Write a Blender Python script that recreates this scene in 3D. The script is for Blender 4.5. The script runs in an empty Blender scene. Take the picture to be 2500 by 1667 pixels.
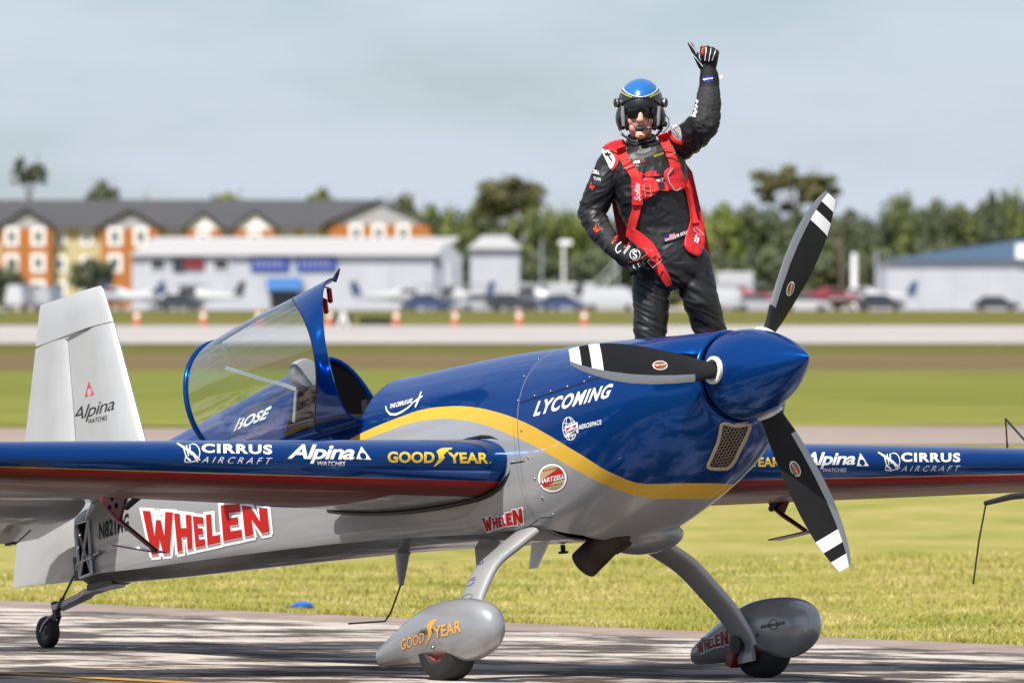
import bpy, bmesh, math, random
import numpy as np
from mathutils import Vector, Matrix, noise
from mathutils.bvhtree import BVHTree

random.seed(7); rng = np.random.default_rng(7)
scene = bpy.context.scene
COL = scene.collection

# ------------------------------------------------------------------ camera, sky, sun, exposure
FOC, CAM_H, CAM_D, HORIZON = 23400.0, 1.8, 45.0, 722.0      # focal length in photo pixels, eye height, distance, horizon row
cam_d = bpy.data.cameras.new('camera'); cam = bpy.data.objects.new('camera', cam_d); COL.objects.link(cam)
cam.location = (0, -CAM_D, CAM_H)
cam.rotation_euler = (math.radians(90) - math.atan((833.5 - HORIZON) / FOC), 0, 0)
cam_d.sensor_width = 36.0; cam_d.lens = FOC / 2500.0 * 36.0
cam_d.clip_start = 1.0; cam_d.clip_end = 9000.0
cam_d.dof.use_dof = True; cam_d.dof.focus_distance = 45.6; cam_d.dof.aperture_fstop = 7.1
scene.camera = cam

SUN_AZ, SUN_EL = math.radians(207), math.radians(52)        # azimuth clockwise from +Y (view direction)
sun_vec = Vector((math.sin(SUN_AZ) * math.cos(SUN_EL), math.cos(SUN_AZ) * math.cos(SUN_EL), math.sin(SUN_EL)))
world = bpy.data.worlds.new('World'); scene.world = world; world.use_nodes = True
wn, wl = world.node_tree.nodes, world.node_tree.links
wn.clear()
w_out = wn.new('ShaderNodeOutputWorld'); w_bg = wn.new('ShaderNodeBackground'); w_bg.inputs['Strength'].default_value = 0.06
sky = wn.new('ShaderNodeTexSky'); sky.sky_type = 'NISHITA'; sky.sun_disc = False
sky.sun_elevation = SUN_EL; sky.sun_rotation = SUN_AZ; sky.air_density = 1.0; sky.dust_density = 0.6; sky.ozone_density = 2.0
tc = wn.new('ShaderNodeTexCoord')
def wnoise(scale, zs, lo, hi, detail=6):
    mp = wn.new('ShaderNodeMapping'); mp.inputs['Scale'].default_value = (1, 1, zs)
    wl.new(tc.outputs['Generated'], mp.inputs['Vector'])
    n = wn.new('ShaderNodeTexNoise'); n.inputs['Scale'].default_value = scale; n.inputs['Detail'].default_value = detail
    n.inputs['Roughness'].default_value = 0.55
    wl.new(mp.outputs['Vector'], n.inputs['Vector'])
    r = wn.new('ShaderNodeMapRange'); r.interpolation_type = 'SMOOTHSTEP'
    r.inputs['From Min'].default_value = lo; r.inputs['From Max'].default_value = hi
    wl.new(n.outputs['Fac'], r.inputs['Value'])
    return r.outputs['Result']
c_big = wnoise(2.2, 2.6, 0.42, 0.72)          # cloud fields over the whole sky
c_far = wnoise(17.0, 3.4, 0.24, 0.66, 5)       # the finer banks seen low over the horizon
mx = wn.new('ShaderNodeMath'); mx.operation = 'MULTIPLY_ADD'
wl.new(c_far, mx.inputs[0]); mx.inputs[1].default_value = 0.86; mx.inputs[2].default_value = 0.06
mm = wn.new('ShaderNodeMath'); mm.operation = 'MAXIMUM'; wl.new(c_big, mm.inputs[0]); wl.new(mx.outputs[0], mm.inputs[1])
mix = wn.new('ShaderNodeMix'); mix.data_type = 'RGBA'; wl.new(mm.outputs[0], mix.inputs['Factor'])
hs = wn.new('ShaderNodeMix'); hs.data_type = 'RGBA'; hs.blend_type = 'MULTIPLY'; hs.inputs['Factor'].default_value = 1.0
wl.new(sky.outputs['Color'], hs.inputs['A']); hs.inputs['B'].default_value = (0.84, 1.0, 1.28, 1)
wl.new(hs.outputs['Result'], mix.inputs['A']); mix.inputs['B'].default_value = (7.25, 8.0, 9.2, 1)
wl.new(mix.outputs['Result'], w_bg.inputs['Color']); wl.new(w_bg.outputs[0], w_out.inputs['Surface'])

sd = bpy.data.lights.new('sun', 'SUN'); sd.energy = 5.0; sd.angle = math.radians(0.53); sd.color = (1.0, 0.955, 0.89)
sun = bpy.data.objects.new('sun', sd); COL.objects.link(sun); sun.location = (-20, -40, 60)
sun.rotation_euler = sun_vec.to_track_quat('Z', 'Y').to_euler()
scene.view_settings.view_transform = 'Standard'; scene.view_settings.look = 'None'
scene.view_settings.gamma = 1.0; scene.view_settings.exposure = 0.6; scene.view_settings.use_curve_mapping = False

# ------------------------------------------------------------------ frames of reference
def cray(u, v):                                  # direction of sight through a photo pixel
    return np.array([(u - 1250) / FOC, 1.0, -(v - HORIZON) / FOC])
CAM = np.array([0, -CAM_D, CAM_H])
def at(u, v, Y):                                 # point seen at pixel (u, v) at world depth Y
    return CAM + cray(u, v) * (Y + CAM_D)
_a, _t, _r = math.radians(55), math.radians(10), math.radians(0.86)
BF = np.array([math.cos(_a) * math.cos(_t), -math.sin(_a) * math.cos(_t), math.sin(_t)])
BL = np.array([math.sin(_a), math.cos(_a), 0.0]); BU = np.cross(BF, BL)
BL, BU = BL * math.cos(_r) - BU * math.sin(_r), BU * math.cos(_r) + BL * math.sin(_r)
BO = at(1808, 917, -0.43)                        # body origin: centre of the spinner's back plate
BM = np.stack([BF, BL, BU])                      # world -> body rows
def b2w(b): return BO + b[0] * BF + b[1] * BL + b[2] * BU
def w2b(p): return BM @ (np.asarray(p) - BO)
def bray(u, v): return BM @ (CAM - BO), BM @ cray(u, v)
def binv(u, v, axis, val):                       # body point seen at (u, v) on the plane body[axis] = val
    o, d = bray(u, v); t = (val - o[axis]) / d[axis]
    return o + t * d

# ------------------------------------------------------------------ materials
def new_mat(name):
    m = bpy.data.materials.new(name); m.use_nodes = True
    return m, m.node_tree.nodes, m.node_tree.links, m.node_tree.nodes['Principled BSDF']
PLAIN = {'blue_paint', 'silver_paint', 'pale_silver_paint', 'yellow_paint', 'skin', 'grey_leg_paint', 'cream_stucco', 'grey_siding'}
def P(name, col, rough=0.5, metal=0.0, coat=0.0, spec=0.5, bump=0.0, bscale=40.0, vary=0.0, vscale=6.0, coat_rough=0.03, stretch=None):
    m, n, l, b = new_mat(name)
    if min(col) < .56 and name not in PLAIN: col = tuple(c * .70 for c in col)     # tuned together with the exposure
    b.inputs['Base Color'].default_value = (*col, 1); b.inputs['Roughness'].default_value = rough
    b.inputs['Metallic'].default_value = metal; b.inputs['Coat Weight'].default_value = coat
    b.inputs['Coat Roughness'].default_value = coat_rough; b.inputs['Specular IOR Level'].default_value = spec
    if bump or vary:
        t = n.new('ShaderNodeTexCoord'); src = t.outputs['Object']
        if stretch:
            mp = n.new('ShaderNodeMapping'); mp.inputs['Scale'].default_value = stretch
            l.new(src, mp.inputs['Vector']); src = mp.outputs['Vector']
    if bump:
        z = n.new('ShaderNodeTexNoise'); z.inputs['Scale'].default_value = bscale; z.inputs['Detail'].default_value = 5
        l.new(src, z.inputs['Vector'])
        k = n.new('ShaderNodeBump'); k.inputs['Strength'].default_value = bump; k.inputs['Distance'].default_value = 0.02
        l.new(z.outputs['Fac'], k.inputs['Height']); l.new(k.outputs['Normal'], b.inputs['Normal'])
    if vary:
        z = n.new('ShaderNodeTexNoise'); z.inputs['Scale'].default_value = vscale; z.inputs['Detail'].default_value = 6
        l.new(src, z.inputs['Vector'])
        r = n.new('ShaderNodeMapRange'); r.inputs['From Min'].default_value = 0.3; r.inputs['From Max'].default_value = 0.7
        r.inputs['To Min'].default_value = 1 - vary; r.inputs['To Max'].default_value = 1 + vary
        l.new(z.outputs['Fac'], r.inputs['Value'])
        mu = n.new('ShaderNodeMix'); mu.data_type = 'RGBA'; mu.blend_type = 'MULTIPLY'; mu.inputs['Factor'].default_value = 1
        mu.inputs['A'].default_value = (*col, 1); l.new(r.outputs['Result'], mu.inputs['B'])
        l.new(mu.outputs['Result'], b.inputs['Base Color'])
    return m

BLUE = (0.0013, 0.044, 0.200); YELLOW = (0.57, 0.345, 0.045); SILVER = (0.345, 0.35, 0.355)
M_BLUE = P('blue_paint', BLUE, 0.20, 0.6, 0.4, spec=0.0, vary=0.04, vscale=3)
M_SILVER = P('silver_paint', (.275, .28, .29), 0.34, 0.3, 0.9, vary=0.05, vscale=4, coat_rough=0.06)
M_FIN = P('pale_silver_paint', (0.42, 0.42, 0.415), 0.38, 0.2, 0.6, vary=0.05, vscale=5, coat_rough=0.1)
M_YELLOW = P('yellow_paint', YELLOW, 0.35, 0, 1.0)
M_RED = P('red_paint', (0.40, 0.010, 0.010), 0.4, 0, 0.3, spec=0.2, vary=0.08)
M_WHITE = P('white_paint', (0.78, 0.78, 0.77), 0.4, 0, 0.5)
M_GREYWHITE = P('light_grey_paint', (0.50, 0.50, 0.50), 0.4, 0, 0.8)
M_BLACK = P('black_trim', (0.012, 0.012, 0.013), 0.45)
M_MATT = P('matt_black', (0.014, 0.014, 0.015), 0.6, spec=0.22, vary=0.12, vscale=8)
M_DARK = P('dark_cavity', (0.006, 0.006, 0.007), 0.9, spec=0.03)
M_STEEL = P('steel', (0.45, 0.45, 0.46), 0.32, 1.0)
M_STEELD = P('dark_steel', (0.10, 0.10, 0.105), 0.4, 0.8)
M_EDGE = P('blade_edge_metal', (0.55, 0.54, 0.53), 0.42, 0.9)
M_RUBBER = P('rubber', (0.018, 0.017, 0.016), 0.75, vary=0.25, vscale=14, bump=0.1, bscale=80)
M_EXH = P('sooty_exhaust', (0.075, 0.05, 0.042), 0.55, 0.6, vary=0.35, vscale=12)
M_LEG = P('grey_leg_paint', (0.36, 0.365, 0.37), 0.36, 0.3, 0.6, vary=0.05)
M_BEIGE = P('beige_rim', (0.55, 0.46, 0.36), 0.5)
M_REDDK = P('dark_red_anodised', (0.22, 0.012, 0.014), 0.4, 0.2, 0.4)
M_INK_W = P('white_print', (0.80, 0.80, 0.80), 0.45, spec=.12)
M_INK_K = P('black_print', (0.015, 0.015, 0.018), 0.45, spec=.12)
M_INK_Y = P('yellow_print', (0.80, 0.55, 0.06), 0.45, spec=.12)
M_INK_R = P('red_print', (0.62, 0.022, 0.018), 0.4, spec=.12)
M_INK_RP = P('coral_print', (0.80, 0.07, 0.08), 0.45, spec=.12)
M_INK_B = P('navy_print', (0.02, 0.035, 0.22), 0.45, spec=.12)
M_INK_G = P('grey_print', (0.30, 0.30, 0.30), 0.4, spec=.12)
M_INK_S = P('sand_print', (0.62, 0.45, 0.24), 0.45, spec=.12)
M_INK_DG = P('dark_print', (0.035, 0.03, 0.03), 0.45, spec=.12)

# ------------------------------------------------------------------ mesh helpers
def mk(name, V, F, mats, parent=None, smooth=True, fm=None, loc=None, **props):
    me = bpy.data.meshes.new(name)
    me.from_pydata([tuple(map(float, v)) for v in V], [], [tuple(int(i) for i in f) for f in F])
    for m in (mats if isinstance(mats, (list, tuple)) else [mats]): me.materials.append(m)
    if fm is not None: me.polygons.foreach_set('material_index', np.asarray(fm, dtype=np.int32))
    if smooth is True: me.polygons.foreach_set('use_smooth', np.ones(len(me.polygons), dtype=bool))
    me.update()
    bm = bmesh.new(); bm.from_mesh(me); bmesh.ops.recalc_face_normals(bm, faces=bm.faces); bm.to_mesh(me); bm.free()
    if smooth == 'auto':
        me.polygons.foreach_set('use_smooth', np.ones(len(me.polygons), dtype=bool)); me.set_sharp_from_angle(angle=math.radians(38))
    o = bpy.data.objects.new(name, me); COL.objects.link(o)
    if parent is not None: o.parent = parent
    if loc is not None: o.location = loc
    for k, v in props.items(): o[k] = v
    return o
class MB:                                         # collects shapes into one mesh
    def __init__(s): s.V, s.F, s.M = [], [], []
    def add(s, V, F, m=0):
        k = len(s.V); s.V += [tuple(v) for v in V]; s.F += [tuple(i + k for i in f) for f in F]
        s.M += ([m] * len(F) if isinstance(m, int) else list(m)); return s
    def box(s, c, size, R=None, m=0):
        c = np.array(c, float); h = np.array(size, float) / 2
        V = [np.array([x, y, z]) * h for x in (-1, 1) for y in (-1, 1) for z in (-1, 1)]
        if R is not None: V = [R @ v for v in V]
        return s.add([c + v for v in V], [(0, 1, 3, 2), (4, 6, 7, 5), (0, 4, 5, 1), (2, 3, 7, 6), (0, 2, 6, 4), (1, 5, 7, 3)], m)
    def tube(s, pts, r, n=10, m=0, cap=True):
        V, F = tube(pts, r, n, cap); return s.add(V, F, m)
    def lathe(s, prof, o, ax, n=24, m=0):
        V, F = lathe(prof, o, ax, n); return s.add(V, F, m)
    def ball(s, c, r, n=10, m=0):
        r = np.ones(3) * r; V, F = [], []
        for i in range(n + 1):
            a = math.pi * i / n
            for j in range(n * 2):
                b = math.pi * j / n
                V.append(np.array(c) + r * np.array([math.sin(a) * math.cos(b), math.sin(a) * math.sin(b), math.cos(a)]))
        w = n * 2
        for i in range(n):
            for j in range(w): F.append((i * w + j, i * w + (j + 1) % w, (i + 1) * w + (j + 1) % w, (i + 1) * w + j))
        return s.add(V, F, m)
    def build(s, name, mats, parent=None, smooth='auto', **k): return mk(name, s.V, s.F, mats, parent, smooth, s.M, **k)
def loft(rings, closed=True, cap0=False, cap1=False):
    n = len(rings[0]); V = [v for r in rings for v in r]; F = []
    for i in range(len(rings) - 1):
        for j in range(n if closed else n - 1):
            k = (j + 1) % n
            F.append((i * n + j, i * n + k, (i + 1) * n + k, (i + 1) * n + j))
    if cap0: F.append(tuple(range(n)))
    if cap1: F.append(tuple((len(rings) - 1) * n + j for j in range(n))[::-1])
    return V, F
def frame_along(pts):
    pts = [np.array(p, float) for p in pts]; out = []; up = None
    for i, p in enumerate(pts):
        t = pts[min(i + 1, len(pts) - 1)] - pts[max(i - 1, 0)]; t /= np.linalg.norm(t) + 1e-12
        if up is None:
            up = np.array([0, 0, 1.0]) if abs(t[2]) < 0.9 else np.array([1.0, 0, 0])
        a = up - t * (up @ t); a /= np.linalg.norm(a) + 1e-12; up = a
        out.append((p, t, a, np.cross(t, a)))
    return out
def tube(pts, r, n=10, cap=True):
    fr = frame_along(pts); r = [r] * len(pts) if np.isscalar(r) else r
    rings = [[p + (a * math.cos(2 * math.pi * j / n) + b * math.sin(2 * math.pi * j / n)) * r[i] for j in range(n)] for i, (p, t, a, b) in enumerate(fr)]
    return loft(rings, True, cap, cap)
def lathe(prof, o, ax, n=24):                     # prof: (distance along axis, radius)
    o = np.array(o, float); ax = np.array(ax, float); ax /= np.linalg.norm(ax)
    a = np.cross(ax, [0, 0, 1.0] if abs(ax[2]) < 0.9 else [1.0, 0, 0]); a /= np.linalg.norm(a); b = np.cross(ax, a)
    rings = [[o + ax * d + (a * math.cos(2 * math.pi * j / n) + b * math.sin(2 * math.pi * j / n)) * max(r, 1e-4) for j in range(n)] for d, r in prof]
    return loft(rings)
def smooth_table(xs, tab):                         # monotone-ish cubic through a table (xs any order)
    def f(x, k):
        X = np.array([t[0] for t in tab]); Yv = np.array([t[k] for t in tab], float)
        if X[0] > X[-1]: X, Yv = X[::-1], Yv[::-1]
        x = min(max(x, X[0]), X[-1]); i = min(max(int(np.searchsorted(X, x)) - 1, 0), len(X) - 2)
        h = np.diff(X); d = np.diff(Yv) / h
        def slope(j):
            if j == 0: return d[0]
            if j == len(X) - 1: return d[-1]
            return 0.0 if d[j - 1] * d[j] <= 0 else 2 / (1 / d[j - 1] + 1 / d[j])
        t = (x - X[i]) / h[i]; m0, m1 = slope(i) * h[i], slope(i + 1) * h[i]
        return (2*t**3-3*t**2+1)*Yv[i] + (t**3-2*t**2+t)*m0 + (-2*t**3+3*t**2)*Yv[i+1] + (t**3-t**2)*m1
    return f
def thing(name, label, cat, loc=(0, 0, 0), group=None, rotz=0.0):
    o = bpy.data.objects.new(name, None); COL.objects.link(o); o.location = loc; o.rotation_euler = (0, 0, rotz)
    o.empty_display_size = 0.3
    o['label'] = label; o['category'] = cat
    if group: o['group'] = group
    return o
def tag(o, label, cat, group=None):
    o['label'] = label; o['category'] = cat
    if group: o['group'] = group
    return o
def copy_tree(o, parent=None):
    c = o.copy(); COL.objects.link(c)
    if parent is not None: c.parent = parent
    for ch in list(o.children): copy_tree(ch, c)
    return c
# ================================================================== the ground
TX = np.array([math.cos(math.radians(51.5)), -math.sin(math.radians(51.5))])      # along the taxiway
TN = np.array([math.sin(math.radians(51.5)), math.cos(math.radians(51.5))])       # across it, away from the camera
REF = np.array([-.27, -.14])
def edge_n(p): return (np.asarray(p)[:2] - REF) @ np.array([math.sin(_a), math.cos(_a)])
def ground_z(x, y):
    n = (x - REF[0]) * math.sin(_a) + (y - REF[1]) * math.cos(_a)
    d = y + CAM_D
    z = -.015 * min(max(n, -2.5), 7.5)
    t = min(max((d - 560) / 380, 0), 1); z += .55 * t * t * (3 - 2 * t)
    return z
E0 = np.array([2.78, 7.12])                     # a point of the pavement edge
def sheet(name, s_list, n_list, mat, dz=0.0, kind='structure', wob=0.0):
    V, F = [], []
    for i, s in enumerate(s_list):
        for j, n in enumerate(n_list):
            w = wob * noise.noise(Vector((s * .9, n * .2, 3.1))) if j in (0, len(n_list) - 1) else 0
            p = E0 + TX * s + TN * (n + w)
            V.append((p[0], p[1], ground_z(*p) + dz))
    m = len(n_list)
    for i in range(len(s_list) - 1):
        for j in range(m - 1): F.append((i * m + j, i * m + j + 1, (i + 1) * m + j + 1, (i + 1) * m + j))
    return mk(name, V, F, mat, kind=kind)
def span(a, b, n, k=1.0): return [a + (b - a) * (i / n) ** k for i in range(n + 1)]
def sym(r, n, k): return [-x for x in span(0, r, n, k)[:0:-1]] + span(0, r, n, k)

def asphalt():
    m, n, l, b = new_mat('worn_asphalt'); t = n.new('ShaderNodeTexCoord')
    def nz(scale, det, vec=None, rough=.6):
        z = n.new('ShaderNodeTexNoise'); z.inputs['Scale'].default_value = scale; z.inputs['Detail'].default_value = det; z.inputs['Roughness'].default_value = rough
        l.new(vec or t.outputs['Object'], z.inputs['Vector']); return z.outputs['Fac']
    rot = n.new('ShaderNodeMapping'); rot.inputs['Rotation'].default_value = (0, 0, math.radians(51.5)); rot.inputs['Scale'].default_value = (.75, 1, 1)
    l.new(t.outputs['Object'], rot.inputs['Vector'])
    fine, mid, patch, streak = nz(95, 3), nz(11, 5), nz(1.1, 6), nz(1.5, 8, rot.outputs['Vector'], .66)
    r = n.new('ShaderNodeValToRGB'); e = r.color_ramp.elements
    e[0].position = .28; e[0].color = (.30, .272, .25, 1); e[1].position = .56; e[1].color = (.48, .43, .385, 1)
    l.new(mid, r.inputs['Fac'])
    def mul(a, fac, lo, hi, c0, c1):
        q = n.new('ShaderNodeMapRange'); q.inputs['From Min'].default_value = lo; q.inputs['From Max'].default_value = hi; l.new(fac, q.inputs['Value'])
        x = n.new('ShaderNodeMix'); x.data_type = 'RGBA'; l.new(q.outputs['Result'], x.inputs['Factor']); x.inputs['A'].default_value = (*c0, 1); x.inputs['B'].default_value = (*c1, 1)
        y = n.new('ShaderNodeMix'); y.data_type = 'RGBA'; y.blend_type = 'MULTIPLY'; y.inputs['Factor'].default_value = 1; l.new(a, y.inputs['A']); l.new(x.outputs['Result'], y.inputs['B'])
        return y.outputs['Result']
    c = mul(r.outputs['Color'], streak, .46, .55, (.14, .125, .12), (1, 1, 1))         # tyre rubber laid along the taxi line
    c = mul(c, patch, .35, .65, (.78, .77, .76), (1.16, 1.13, 1.1))
    c = mul(c, fine, .3, .7, (.7, .7, .7), (1.25, 1.24, 1.22))
    l.new(c, b.inputs['Base Color']); b.inputs['Roughness'].default_value = .88; b.inputs['Specular IOR Level'].default_value = .25
    k = n.new('ShaderNodeBump'); k.inputs['Strength'].default_value = .25; k.inputs['Distance'].default_value = .008; l.new(fine, k.inputs['Height']); l.new(k.outputs['Normal'], b.inputs['Normal'])
    return m
sheet('taxiway', sym(70, 60, 1.6), span(-8.75, -1.05, 12), asphalt())
sheet('apron_asphalt', sym(160, 40, 1.6), [-150, -90, -60, -40, -25, -16, -11, -8.75], P('dark_new_asphalt', (.062, .058, .056), .9, spec=.2, vary=.25, vscale=1.2, bump=.2, bscale=60))
sheet('taxiway_shoulder', sym(70, 120, 1.6), [-1.05, -.5, 0], P('shoulder_asphalt', (.34, .265, .225), .9, spec=.2, vary=.25, vscale=3, bump=.3, bscale=60), wob=.05)

def ground_cover(name, cols, scale, bump=.0):
    m, n, l, b = new_mat(name); t = n.new('ShaderNodeTexCoord')
    z = n.new('ShaderNodeTexNoise'); z.inputs['Scale'].default_value = scale; z.inputs['Detail'].default_value = 9; z.inputs['Roughness'].default_value = .65
    mp = n.new('ShaderNodeMapping'); mp.inputs['Scale'].default_value = (1, .35, 1); l.new(t.outputs['Object'], mp.inputs['Vector']); l.new(mp.outputs['Vector'], z.inputs['Vector'])
    r = n.new('ShaderNodeValToRGB'); e = r.color_ramp.elements; e[0].position = .30; e[-1].position = .70
    for i in range(len(cols) - 2): r.color_ramp.elements.new(.3 + .4 * (i + 1) / (len(cols) - 1))
    for el, c in zip(r.color_ramp.elements, cols): el.color = (*c, 1)
    l.new(z.outputs['Fac'], r.inputs['Fac']); l.new(r.outputs['Color'], b.inputs['Base Color']); b.inputs['Roughness'].default_value = .95; b.inputs['Specular IOR Level'].default_value = .15
    if bump:
        k = n.new('ShaderNodeBump'); k.inputs['Strength'].default_value = bump; k.inputs['Distance'].default_value = .1; l.new(z.outputs['Fac'], k.inputs['Height']); l.new(k.outputs['Normal'], b.inputs['Normal'])
    return m
M_LAWN = ground_cover('lawn', [(.155, .165, .028), (.22, .21, .042), (.28, .24, .068), (.34, .275, .12)], .9, .2)
M_GREEN = ground_cover('green_field', [(.13, .185, .022), (.17, .225, .03), (.22, .26, .045)], .05)
M_OLIVE = ground_cover('dry_field', [(.075, .08, .012), (.105, .10, .015), (.14, .12, .025)], .03)
M_DIRT = ground_cover('bare_earth', [(.13, .085, .045), (.19, .115, .065), (.16, .14, .045)], .03)
M_CONC = ground_cover('pale_runway', [(.30, .275, .265), (.335, .31, .295), (.37, .345, .33)], .05)
M_TARMAC = ground_cover('brown_tarmac', [(.21, .165, .14), (.25, .20, .17), (.28, .225, .195)], .1)
sheet('grass_field', sym(6000, 60, 3.2), span(0, 6500, 60, 3.0), M_LAWN)
def band(name, v_far, v_near, mat, dz, slope=0.0, xr=None):            # strips of the airfield lying across the view
    ds = [FOC * 1.91 / (v_near - HORIZON), FOC * 1.91 / (v_far - HORIZON)]
    V, F = [], []; nx, ny = 40, 8
    for i in range(nx + 1):
        for j in range(ny + 1):
            t = i / nx * 2 - 1; d = ds[0] + (ds[1] - ds[0]) * j / ny
            x = t * (d * .5 + 120); d2 = d * (1 - slope * x / d)
            V.append((x, d2 - CAM_D, ground_z(x, d2 - CAM_D) + dz))
    for i in range(nx):
        for j in range(ny): F.append((i * (ny + 1) + j, i * (ny + 1) + j + 1, (i + 1) * (ny + 1) + j + 1, (i + 1) * (ny + 1) + j))
    return mk(name, V, F, mat, kind='structure')
band('parallel_taxiway', 1045, 1094, M_TARMAC, .02, -.25)
def meadow():
    m, n, l, b = new_mat('meadow_cover'); t = n.new('ShaderNodeTexCoord'); s = n.new('ShaderNodeSeparateXYZ'); l.new(t.outputs['Object'], s.inputs[0])
    def nz(sc, sx, det=7):
        mp = n.new('ShaderNodeMapping'); mp.inputs['Scale'].default_value = (sx, 1, 1); l.new(t.outputs['Object'], mp.inputs['Vector'])
        z = n.new('ShaderNodeTexNoise'); z.inputs['Scale'].default_value = sc; z.inputs['Detail'].default_value = det; z.inputs['Roughness'].default_value = .65; l.new(mp.outputs['Vector'], z.inputs['Vector']); return z.outputs['Fac']
    y = n.new('ShaderNodeMapRange'); y.inputs['From Min'].default_value = 95; y.inputs['From Max'].default_value = 335; l.new(s.outputs['Y'], y.inputs['Value'])
    w = n.new('ShaderNodeMath'); w.operation = 'MULTIPLY_ADD'; w.inputs[1].default_value = .34; l.new(nz(.045, 1.0), w.inputs[0])
    w2 = n.new('ShaderNodeMath'); w2.operation = 'ADD'; w2.inputs[1].default_value = -.17; l.new(y.outputs['Result'], w2.inputs[0]); l.new(w2.outputs[0], w.inputs[2])
    r = n.new('ShaderNodeValToRGB'); e = r.color_ramp.elements
    cols = [(0, (.165, .165, .03)), (.18, (.125, .14, .02)), (.34, (.135, .145, .024)), (.42, (.125, .12, .03)), (.50, (.115, .08, .036)), (.60, (.13, .092, .045)), (.68, (.11, .095, .026)), (.84, (.085, .083, .015)), (1, (.11, .098, .02))]
    e[0].position, e[0].color = cols[0][0], (*cols[0][1], 1); e[1].position, e[1].color = 1, (*cols[-1][1], 1)
    for p, c in cols[1:-1]: x = e.new(p); x.color = (*c, 1)
    l.new(w.outputs[0], r.inputs['Fac'])
    q = n.new('ShaderNodeMapRange'); q.inputs['From Min'].default_value = .3; q.inputs['From Max'].default_value = .7; q.inputs['To Min'].default_value = .72; q.inputs['To Max'].default_value = 1.3; l.new(nz(.35, .5), q.inputs['Value'])
    mu = n.new('ShaderNodeMix'); mu.data_type = 'RGBA'; mu.blend_type = 'MULTIPLY'; mu.inputs['Factor'].default_value = 1; l.new(r.outputs['Color'], mu.inputs['A']); l.new(q.outputs['Result'], mu.inputs['B'])
    l.new(mu.outputs['Result'], b.inputs['Base Color']); b.inputs['Roughness'].default_value = .95; b.inputs['Specular IOR Level'].default_value = .1; return m
band('meadow', 842, 1043, meadow(), .02)
band('runway', 797, 841, M_CONC, .05)
band('far_field', 762, 796, M_OLIVE, .02)
V = [(-900, 880 - CAM_D, .46), (900, 880 - CAM_D, .46), (900, 1100 - CAM_D, .46), (-900, 1100 - CAM_D, .46)]
mk('apron', V, [(0, 1, 2, 3)], P('apron_concrete', (.42, .41, .40), .9, vary=.1, vscale=.1), kind='structure')
# yellow taxi line in the foreground
pa, pb = at(0, 1641, 0), at(450, 1667, 0)
def gp(u, v):
    t = 45.0
    for _ in range(30):
        p = CAM + cray(u, v) * t; t = (ground_z(p[0], p[1]) - CAM_H) / cray(u, v)[2]
    return CAM + cray(u, v) * t
qa, qb = gp(0, 1643), gp(450, 1667); dirv = (qb - qa)[:2]; dirv /= np.linalg.norm(dirv); nv = np.array([-dirv[1], dirv[0]])
V, F = [], []
for i, s in enumerate(np.linspace(-30, 12, 43)):
    for k in (-.09, .09):
        p = qa[:2] + dirv * s + nv * k; V.append((p[0], p[1], ground_z(*p) + .004))
    if i: F.append((2 * i - 2, 2 * i - 1, 2 * i + 1, 2 * i))
mk('taxi_line', V, F, P('worn_yellow_line', (.52, .27, .035), .85, vary=.3, vscale=9), kind='structure')

# grass blades along the edge of the pavement
def blades(N, n0, n1, s0, s1, hmin, hmax):
    s = rng.uniform(s0, s1, N); n = n0 + (n1 - n0) * rng.random(N) ** 1.5
    px = E0[0] + TX[0] * s + TN[0] * n; py = E0[1] + TX[1] * s + TN[1] * n
    cl = np.array([noise.noise(Vector((x * .8, y * .8, 1))) for x, y in zip(px, py)])
    h = (hmin + (hmax - hmin) * rng.random(N)) * (1 + .7 * cl); a = rng.uniform(0, 2 * math.pi, N); w = rng.uniform(.0025, .0055, N)
    ln = h * rng.uniform(.4, 1.6, N); la = rng.uniform(0, 2 * math.pi, N)
    zz = np.array([ground_z(x, y) for x, y in zip(px, py)])
    V = np.zeros((N, 3, 3)); V[:, 0] = np.stack([px - w * np.cos(a), py - w * np.sin(a), zz - .01], 1); V[:, 1] = np.stack([px + w * np.cos(a), py + w * np.sin(a), zz - .01], 1)
    V[:, 2] = np.stack([px + ln * np.cos(la), py + ln * np.sin(la), zz + h], 1)
    me = bpy.data.meshes.new('grass_blades'); me.from_pydata(V.reshape(-1, 3).tolist(), [], np.arange(N * 3).reshape(-1, 3).tolist())
    m, nn, l, b = new_mat('grass_blade'); t = nn.new('ShaderNodeNewGeometry'); r = nn.new('ShaderNodeValToRGB'); e = r.color_ramp.elements
    e[0].color = (.17, .19, .028, 1); e[1].color = (.52, .41, .20, 1); e[1].position = .95; x = r.color_ramp.elements.new(.5); x.color = (.31, .285, .06, 1)
    ob = nn.new('ShaderNodeTexCoord'); zt = nn.new('ShaderNodeTexNoise'); zt.inputs['Scale'].default_value = 1.3; zt.inputs['Detail'].default_value = 4; l.new(ob.outputs['Object'], zt.inputs['Vector'])
    ad = nn.new('ShaderNodeMath'); ad.operation = 'MULTIPLY_ADD'; l.new(t.outputs['Random Per Island'], ad.inputs[0]); ad.inputs[1].default_value = .32; 
    sb = nn.new('ShaderNodeMath'); sb.operation = 'MULTIPLY_ADD'; l.new(zt.outputs['Fac'], sb.inputs[0]); sb.inputs[1].default_value = 2.3; sb.inputs[2].default_value = -.82; l.new(sb.outputs[0], ad.inputs[2])
    l.new(ad.outputs[0], r.inputs['Fac']); l.new(r.outputs['Color'], b.inputs['Base Color']); b.inputs['Roughness'].default_value = .6; b.inputs['Specular IOR Level'].default_value = .2
    b.inputs['Subsurface Weight'].default_value = 0
    me.materials.append(m); o = bpy.data.objects.new('grass', me); COL.objects.link(o); o['kind'] = 'stuff'; o['label'] = 'short sunlit grass growing along the taxiway edge'
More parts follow.
